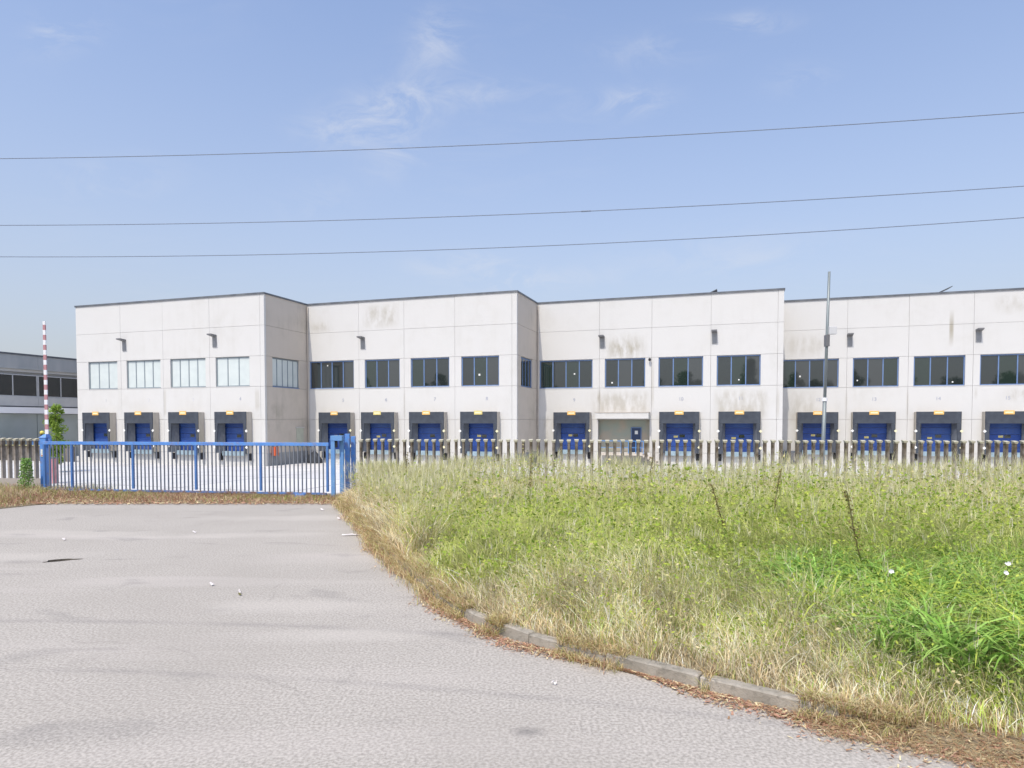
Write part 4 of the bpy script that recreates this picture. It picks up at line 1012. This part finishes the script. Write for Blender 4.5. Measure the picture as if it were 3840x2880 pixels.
acc.add(*blades(np.concatenate([Pk, np.where(ok_ > 0, .1, .005)[:, None]], 1), rng.uniform(.06, .34, k) * (1 + .6 * vnoise(Pk, 2.2, 77)) * np.where(S_ < cum[8], 1, .6), rng.uniform(.005, .011, k) * np.where(Pk[:, 1] > 12, 1.6, 1), rng.uniform(.2, 1.5, k), rng.uniform(0, 6.28, k), ck, 3, .45))
vs2 = acc.build('dry_weeds', m_grass); tag(vs2, 'low dead brown weeds and dry grass along the gate foot and the kerb', 'weeds', kind='stuff')

# fallen litter of dead leaves and stalks beside the kerb
acc = Acc()
def flakes(p, z, c, smin=.012, smax=.04):
    k = len(p); az = rng.uniform(0, 6.28, k); L_ = rng.uniform(smin, smax, k); W_ = L_ * rng.uniform(.12, .6, k); tl = rng.uniform(-.5, .8, k)
    a = np.stack([np.cos(az) * L_, np.sin(az) * L_, tl * L_ * .5], 1); b = np.stack([-np.sin(az) * W_, np.cos(az) * W_, rng.uniform(-.3, .3, k) * W_], 1)
    c0 = np.stack([p[:, 0], p[:, 1], z + rng.uniform(.006, .03, k)], 1)
    co = np.stack([c0 - a - b, c0 + a - b * .3, c0 + a + b, c0 - a + b * .6], 1).reshape(-1, 3)
    acc.add(co, (np.arange(k) * 4)[:, None] + np.arange(4), np.zeros((0, 3), int), np.repeat(c, 4, 0))
def lit_cols(k):
    u = rng.random((k, 1)); u2 = rng.random((k, 1)); return np.where(u2 < .45, RUST * 1.15, np.where(u2 < .75, BROWN * 1.3, STRAW)) * (.7 + .6 * u)
S = rng.uniform(.6, cum[-1] - 6, 52000); P0 = np.array([tuple(at_len(s_)) for s_ in S])
off = -np.abs(rng.normal(scale=.085, size=len(S))) * (1 + .9 * np.sin(S * 2.1) * np.sin(S * .77 + 1))
spread = np.where(S > s_end - .3, 2.0, 1.0)
T0 = np.array([tuple((at_len(min(s_ + .05, cum[-1])) - at_len(max(s_ - .05, 0))).normalized()) for s_ in S])
P1 = P0 + np.stack([-T0[:, 1], T0[:, 0]], 1) * (off * spread)[:, None]
flakes(P1, np.zeros(len(P1)), lit_cols(len(P1)), .006, .024)
# mat of dead stalks where the kerb is dropped
pm_ = scatter(60000, 1.8, 9, 3.6, 7.2, 2); dm = dist_kerb(pm_); k_ok = (dm > -.25) & (dm < .55 + .35 * np.sin(pm_[:, 0] * 2)) & (pm_[:, 0] > 2.5); pm_ = pm_[k_ok]; dm = dm[k_ok]
flakes(pm_, np.clip((dm + .12) / .32, 0, 1) * .10, lit_cols(len(pm_)), .005, .022)
kk = rng.choice(len(pm_), 9000); pq = pm_[kk]; k = len(pq); u = rng.random((k, 1)); u2 = rng.random((k, 1))
acc.add(*blades(np.concatenate([pq, (np.clip((dm[kk] + .12) / .32, 0, 1) * .10)[:, None]], 1), rng.uniform(.02, .10, k), rng.uniform(.003, .006, k), rng.uniform(1.2, 5, k), rng.uniform(0, 6.28, k), np.where(u2 < .5, STRAW * .85, np.where(u2 < .75, BROWN * 1.3, GOLD)) * (.7 + .5 * u), 3, .6))
p = scatter(9000, -16, -5.2, 20.0, 22.6, 4); flakes(p, np.full(len(p), .02), lit_cols(len(p)), .02, .06)
p = np.stack([rng.uniform(-20, -13.9, 9000), rng.uniform(16, 23, 9000)], 1); p = p[inL(p)]; flakes(p, np.full(len(p), .02), lit_cols(len(p)), .02, .07)
lit = acc.build('dead_leaf_litter', m_grass); tag(lit, 'reddish brown dead leaves and stalks lying along the kerb', 'leaf litter', kind='stuff')

# broad bladed lush tufts on the right
def tuft(a, x, y, n, h, w, cols, spread, droop):
    p = np.stack([x + rng.normal(0, spread * .4, n), y + rng.normal(0, spread * .4, n), np.full(n, .09)], 1)
    u = rng.random((n, 1)); c = cols[0] * (1 - u) + cols[1] * u; c = c * rng.uniform(.85, 1.3, (n, 1))
    a.add(*blades(p, h * rng.uniform(.6, 1.1, n), w * rng.uniform(.7, 1.3, n), rng.uniform(.35, 1.0, n), rng.uniform(0, 6.28, n), c, 6, droop, tipcol=c * .75 + LIME * .25))
r2_ = np.random.default_rng(5); tp = []; a = Acc(); tries = 0
while len(tp) < 230 and tries < 12000:
    tries += 1
    x, y = r2_.uniform(2.8, 10), r2_.uniform(5.2, 11.5)
    if abs(x) > y * .8 + 1.2: continue
    if dist_kerb(np.array([[x, y]]))[0] < .6: continue
    if ((x - 6.4) / 3.1) ** 2 + ((y - 7.7) / 3.1) ** 2 > 1 - .35 * r2_.random(): continue
    if any((x - p_[0]) ** 2 + (y - p_[1]) ** 2 < .05 for p_ in tp): continue
    tp.append((x, y)); tuft(a, x, y, 52, r2_.uniform(.85, 1.3), .04, ((DEEP, np.array([.34, .55, .14])) if r2_.random() < .75 else (GREEN, LIME)), .24, .6)
tag(a.build('lush_grass', m_grass), 'lush bright green broad bladed grass in the lower right of the verge', 'grass', kind='stuff')
a = Acc(); k = 0
while k < 230:
    x, y = r2_.uniform(-2.6, 8), r2_.uniform(8.5, 19)
    if dist_kerb(np.array([[x, y]]))[0] < .8 or vnoise(np.array([[x, y]]), .6, 9)[0] < -.1: continue
    k += 1; tuft(a, x, y, 34, r2_.uniform(.5, 1.0), .02, (GREEN, LIME), .3, .35)
tag(a.build('leafy_weeds', m_grass), 'yellow green leafy weeds mixed into the tall grass of the verge', 'weeds', kind='stuff')

# dark dock stalks
def stalk(x, y, h, lean, label):
    o = empty('dock_weed', (x, y, .08)); tag(o, label, 'weed')
    top = (lean, 0, h); pts = [(lean * (t ** 1.6) + .02 * math.sin(7 * t), .03 * math.sin(5 * t), h * t) for t in np.linspace(0, 1, 7)]
    MB().tube(pts, [.014 - .007 * i / 6 for i in range(7)], 6).build('stem', newmat('brown_stem', (.15, .14, .05), .8) if 'brown_stem' not in bpy.data.materials else bpy.data.materials['brown_stem'], o)
    n = 170; t = rng.uniform(.45, 1, n); q_ = np.stack([lean * t ** 1.6 + rng.normal(scale=.03, size=n), rng.normal(scale=.03, size=n), h * t], 1)
    c = (np.array([.27, .21, .08]) * rng.uniform(.6, 1.3, (n, 1)))
    a = Acc(); a.add(*leaves(q_, rng.uniform(.02, .05, n), c)); a.build('seed_spike', m_fol, o)['kind'] = 'stuff'
    n = 14; t = rng.uniform(.02, .4, n); q_ = np.stack([lean * t ** 1.6, 0 * t, h * t], 1)
    a = Acc(); a.add(*blades(q_, rng.uniform(.12, .28, n), rng.uniform(.03, .05, n), rng.uniform(.6, 1.4, n), rng.uniform(0, 6.28, n), GREEN * rng.uniform(.7, 1.1, (n, 1)), 4, .5)); a.build('leaves', m_grass, o)['kind'] = 'stuff'
stalk(4.75, 8.9, 1.5, -.3, 'tall dark brown dock stalk leaning left in the lush green patch')
stalk(5.2, 13.2, 1.5, .12, 'dark dock stalk rising among pale grass near the fence at right')
stalk(3.75, 11.4, 1.35, -.35, 'dark bent weed stalk in the middle of the verge')
stalk(.45, 17.2, 1.6, .06, 'thin dark weed stalk against the fence right of the gate')
stalk(-2.9, 18.2, 1.6, .05, 'green brown weed stalk in front of the first fence pickets')
stalk(3.6, 17.4, 1.5, .05, 'dark weed spike before the fence, below the third block')

# bindweed flowers
def flower(x, y, z, label):
    o = empty('white_flower', (x, y, z)); tag(o, label, 'flower')
    mb = MB(); n = 10; mb.v = [(0, 0, -.03)] + [(.027 * math.cos(2 * math.pi * i / n) * (1 + .25 * (i % 2)), .027 * math.sin(2 * math.pi * i / n), .012) for i in range(n)]
    mb.f = [(0, 1 + i, 1 + (i + 1) % n) for i in range(n)]
    f = mb.build('petals', m_wst, o); f.rotation_euler = (R(55), 0, random.uniform(-.5, .5))
    MB().tube([(0, 0, -.03), (0, .02, -.16)], .004, 5).build('stem', bpy.data.materials['brown_stem'], o)
flower(4.35, 7.6, .78, 'white flower at the left edge of the lush green patch')
flower(5.55, 7.45, .80, 'white flower near the right edge, lower of the pair')
flower(5.8, 7.75, .84, 'white flower near the right edge, upper of the pair')


# bush in front of the left fence
sh = empty('leafy_bush', (-17.15, 23.5, 0)); tag(sh, 'small bright green leafy bush in front of the left fence pickets', 'bush')
for i in range(5):
    a = i * 1.3; MB().tube([(0, 0, 0), (.1 * math.cos(a), .08 * math.sin(a), .4), (.18 * math.cos(a), .12 * math.sin(a), .95)], [.014, .01, .005], 6).build('stem', bpy.data.materials['brown_stem'], sh)
n = 900; t = rng.random(n) ** .8; an = rng.uniform(0, 6.28, n); rr = np.sqrt(rng.random(n)) * (.30 - .14 * t)
q_ = np.stack([rr * np.cos(an), rr * np.sin(an) * .8, .12 + 1.1 * t], 1); u = rng.random((n, 1))
a = Acc(); a.add(*leaves(q_, rng.uniform(.05, .1, n), (np.array([.14, .30, .05]) * (1 - u) + np.array([.42, .58, .22]) * u))); a.build('crown', m_fol, sh)
# low weed at foot of the left post
sh = empty('low_weed', (-15.75, 22.5, .02)); tag(sh, 'low olive green weed clump at the foot of the left gate post', 'weed')
n = 420; an = rng.uniform(0, 6.28, n); rr = np.sqrt(rng.random(n)) * .42; q_ = np.stack([rr * np.cos(an), rr * np.sin(an) * .7, rng.random(n) * .36 * (1.1 - rr / .42)], 1)
a = Acc(); a.add(*leaves(q_, rng.uniform(.03, .08, n), OLIVE * rng.uniform(.6, 1.2, (n, 1)))); a.build('crown', m_fol, sh)
MB().tube([(0, 0, -.02), (0, 0, .25)], .01, 5).build('stem', bpy.data.materials['brown_stem'], sh)
# slender young tree behind the gate
def tree(name, loc, label, H, crown_r, crown_z0, nl, lobes, lsize, colA, colB, trunk_r, nlimb=8, cat='tree', group=None):
    o = empty(name, loc); tag(o, label, cat, group)
    bark = bpy.data.materials.get('bark') or noisy('bark', (.12, .09, .065), (.2, .16, .12), 8, .9)
    mb = MB(); mb.tube([(0, 0, -.1), (.02, 0, H * .35), (-.02, .02, H * .7), (0, 0, H * .93)], [trunk_r, trunk_r * .8, trunk_r * .45, trunk_r * .12], 9)
    for i in range(nlimb):
        z = H * random.uniform(.25, .8); a = i * 2.4; l_ = crown_r * random.uniform(.5, .9)
        mb.tube([(0, 0, z), (l_ * .5 * math.cos(a), l_ * .5 * math.sin(a), z + l_ * .35), (l_ * math.cos(a), l_ * math.sin(a), z + l_ * .8)], [trunk_r * .35, trunk_r * .22, trunk_r * .08], 6)
    mb.build('trunk', bark, o)
    pts = []; cc = []
    for i in range(lobes):
        t = random.random(); z = crown_z0 + (H - crown_z0) * t; env = crown_r * math.sin(math.pi * min(.97, .18 + .8 * t)) ** .7
        a = random.uniform(0, 6.28); r_ = env * random.uniform(.2, .85); lr = crown_r * random.uniform(.22, .42); m_ = nl // lobes
        g_ = rng.normal(size=(m_, 3)); g_ /= np.linalg.norm(g_, axis=1)[:, None]; g_ *= (lr * rng.random((m_, 1)) ** .45)
        g_ += np.array([r_ * math.cos(a), r_ * math.sin(a), z]); pts.append(g_); u = rng.random((m_, 1)); cc.append((colA * (1 - u) + colB * u) * random.uniform(.8, 1.2))
    pts = np.concatenate(pts); cc = np.concatenate(cc); a = Acc(); a.add(*leaves(pts, rng.uniform(lsize * .7, lsize * 1.3, len(pts)), cc)); a.build('crown', m_fol, o); return o
tree('young_tree', (-22.55, 33, 0), 'slender young green tree behind the gate beside the striped barrier', 3.3, .62, .55, 5200, 44, .10, np.array([.12, .22, .03]), np.array([.40, .52, .10]), .035, 6)
# trees across the street, behind the viewer; they show in the dock windows
protos = [tree('street_tree', (-20 + 14 * i, -30, -.1), 'full green street tree across the road behind the viewer', H, H * w_, H * .2, 3600, 34, .5, np.array([.05, .09, .025]), np.array([.09, .14, .04]), .28, 8, group='street trees across the road') for i, (H, w_) in enumerate([(13, .26), (15, .2), (11, .33)])]
ri = random.Random(3); x = -150
while x < 75:
    x += ri.uniform(6, 13)
    dup(ri.choice(protos), None, (x, ri.uniform(-42, -28), -.1), ri.uniform(0, 6))

# ------------------------------------------------------------------ litter on the asphalt
m_paper = noisy('litter_white', (.80, .77, .74), (.70, .64, .6), 20, .7)
def scrap(name, x, y, L_, W_, ang, label, cat='litter', mat=None, curl=.03, group=None, n=7):
    mb = MB(); k = n
    for i in range(k):
        t = i / (k - 1); w = W_ * (1 - .5 * abs(2 * t - 1)) * random.uniform(.7, 1.1); z = .008 + curl * abs(math.sin(3.1 * t + 1)) * random.uniform(.4, 1)
        mb.v += [(L_ * (t - .5), -w / 2, z), (L_ * (t - .5), w / 2, z + random.uniform(0, curl * .6))]
    for i in range(k - 1): mb.f.append((2 * i, 2 * i + 2, 2 * i + 3, 2 * i + 1))
    n0 = len(mb.v); mb.v += [(x_, y_, z_ - .004) for x_, y_, z_ in mb.v]; mb.f += [tuple(n0 + q for q in reversed(f)) for f in mb.f]
    o = mb.build(name, mat or m_paper, loc=(x, y, 0), rz=ang); tag(o, label, cat, group); return o
scrap('plastic_strip', -3.42, 14.6, .62, .10, .25, 'long white plastic strip lying on the asphalt by the verge')
scrap('paper_scrap', -3.08, 15.75, .26, .09, -.1, 'white paper scrap at the verge edge just beyond the long strip')
scrap('paper_scrap', -2.98, 14.7, .24, .05, .1, 'thin pale pinkish scrap right of the long white strip')
for i, (px_, py_, lab) in enumerate([(1268, 1948, 'white crumpled scrap, farthest left by the verge corner'), (1303, 1945, 'small cream scrap in the cluster near the verge corner'), (1326, 1933, 'cream scrap nearest the grass in the verge corner cluster'),
                                     (1338, 1952, 'cream scrap touching the verge edge below the cluster'), (1316, 1965, 'pale scrap lowest of the cluster by the verge'), (1347, 1994, 'round cream scrap just above the long strip'),
                                     (1205, 1915, 'greenish white scrap near the right end of the gate'), (724, 2000, 'single white scrap in the middle of the asphalt'), (785, 2200, 'flat white scrap on the near asphalt'),
                                     (232, 2028, 'small white scrap on the left asphalt beyond the hollow'), (892, 2229, 'tiny white scrap beside a dark twig'), (1107, 1887, 'white scrap under the weeds near the gate end'), (745, 1882, 'white scrap under the weeds mid gate'), (3175, 2735, 'white pebble like scrap on asphalt by the kerb end'),
                                     (2080, 2580, 'pale scrap on asphalt left of the curved kerb')]):
    y = 2.5 * 2502 / (py_ - 1582) * .998; x = (px_ - 1920) / 2502 * y * 1.0
    s_ = .0042 * y * random.uniform(.7, 1.2) if i != 8 else .06
    scrap('paper_scrap', x, y, s_ * 1.5, s_ * .8, random.uniform(-.4, .4), lab, curl=.04)
tw = scrap('twig', -3.93, 9.55, .12, .03, -.9, 'short dark twig lying on the near asphalt', 'twig', bpy.data.materials['brown_stem'], .02)

# broken concrete by the end of the kerb
for i, (x, y, a_, b_2, h_, rz_, lab) in enumerate([(2.86, 5.50, .13, .08, .10, .4, 'pale broken lump of concrete at the end of the kerb'), (4.25, 5.35, .32, .16, .05, -.2, 'flat pale broken paving slab half buried in dead grass at the right edge'), (4.0, 5.02, .16, .09, .05, .5, 'small piece of broken paving below the flat slab')]):
    n = 9; rr = [1 + random.uniform(-.22, .18) for _ in range(n)]
    mb = MB(); mb.v = [(a_ * rr[k] * math.cos(6.283 * k / n), b_2 * rr[k] * math.sin(6.283 * k / n), 0) for k in range(n)] + [(a_ * .88 * rr[k] * math.cos(6.283 * k / n), b_2 * .85 * rr[k] * math.sin(6.283 * k / n), h_ * random.uniform(.8, 1.1)) for k in range(n)]
    mb.f = [tuple(reversed(range(n))), tuple(range(n, 2 * n))] + [(k, (k + 1) % n, n + (k + 1) % n, n + k) for k in range(n)]
    o = mb.build('concrete_fragment', noisy('broken_concrete', (.45, .41, .35), (.34, .30, .25), 8, .9) if i == 0 else bpy.data.materials['broken_concrete'], bevel=.006, loc=(x, y, .085 if i else .04), rz=rz_); tag(o, lab, 'concrete fragment')
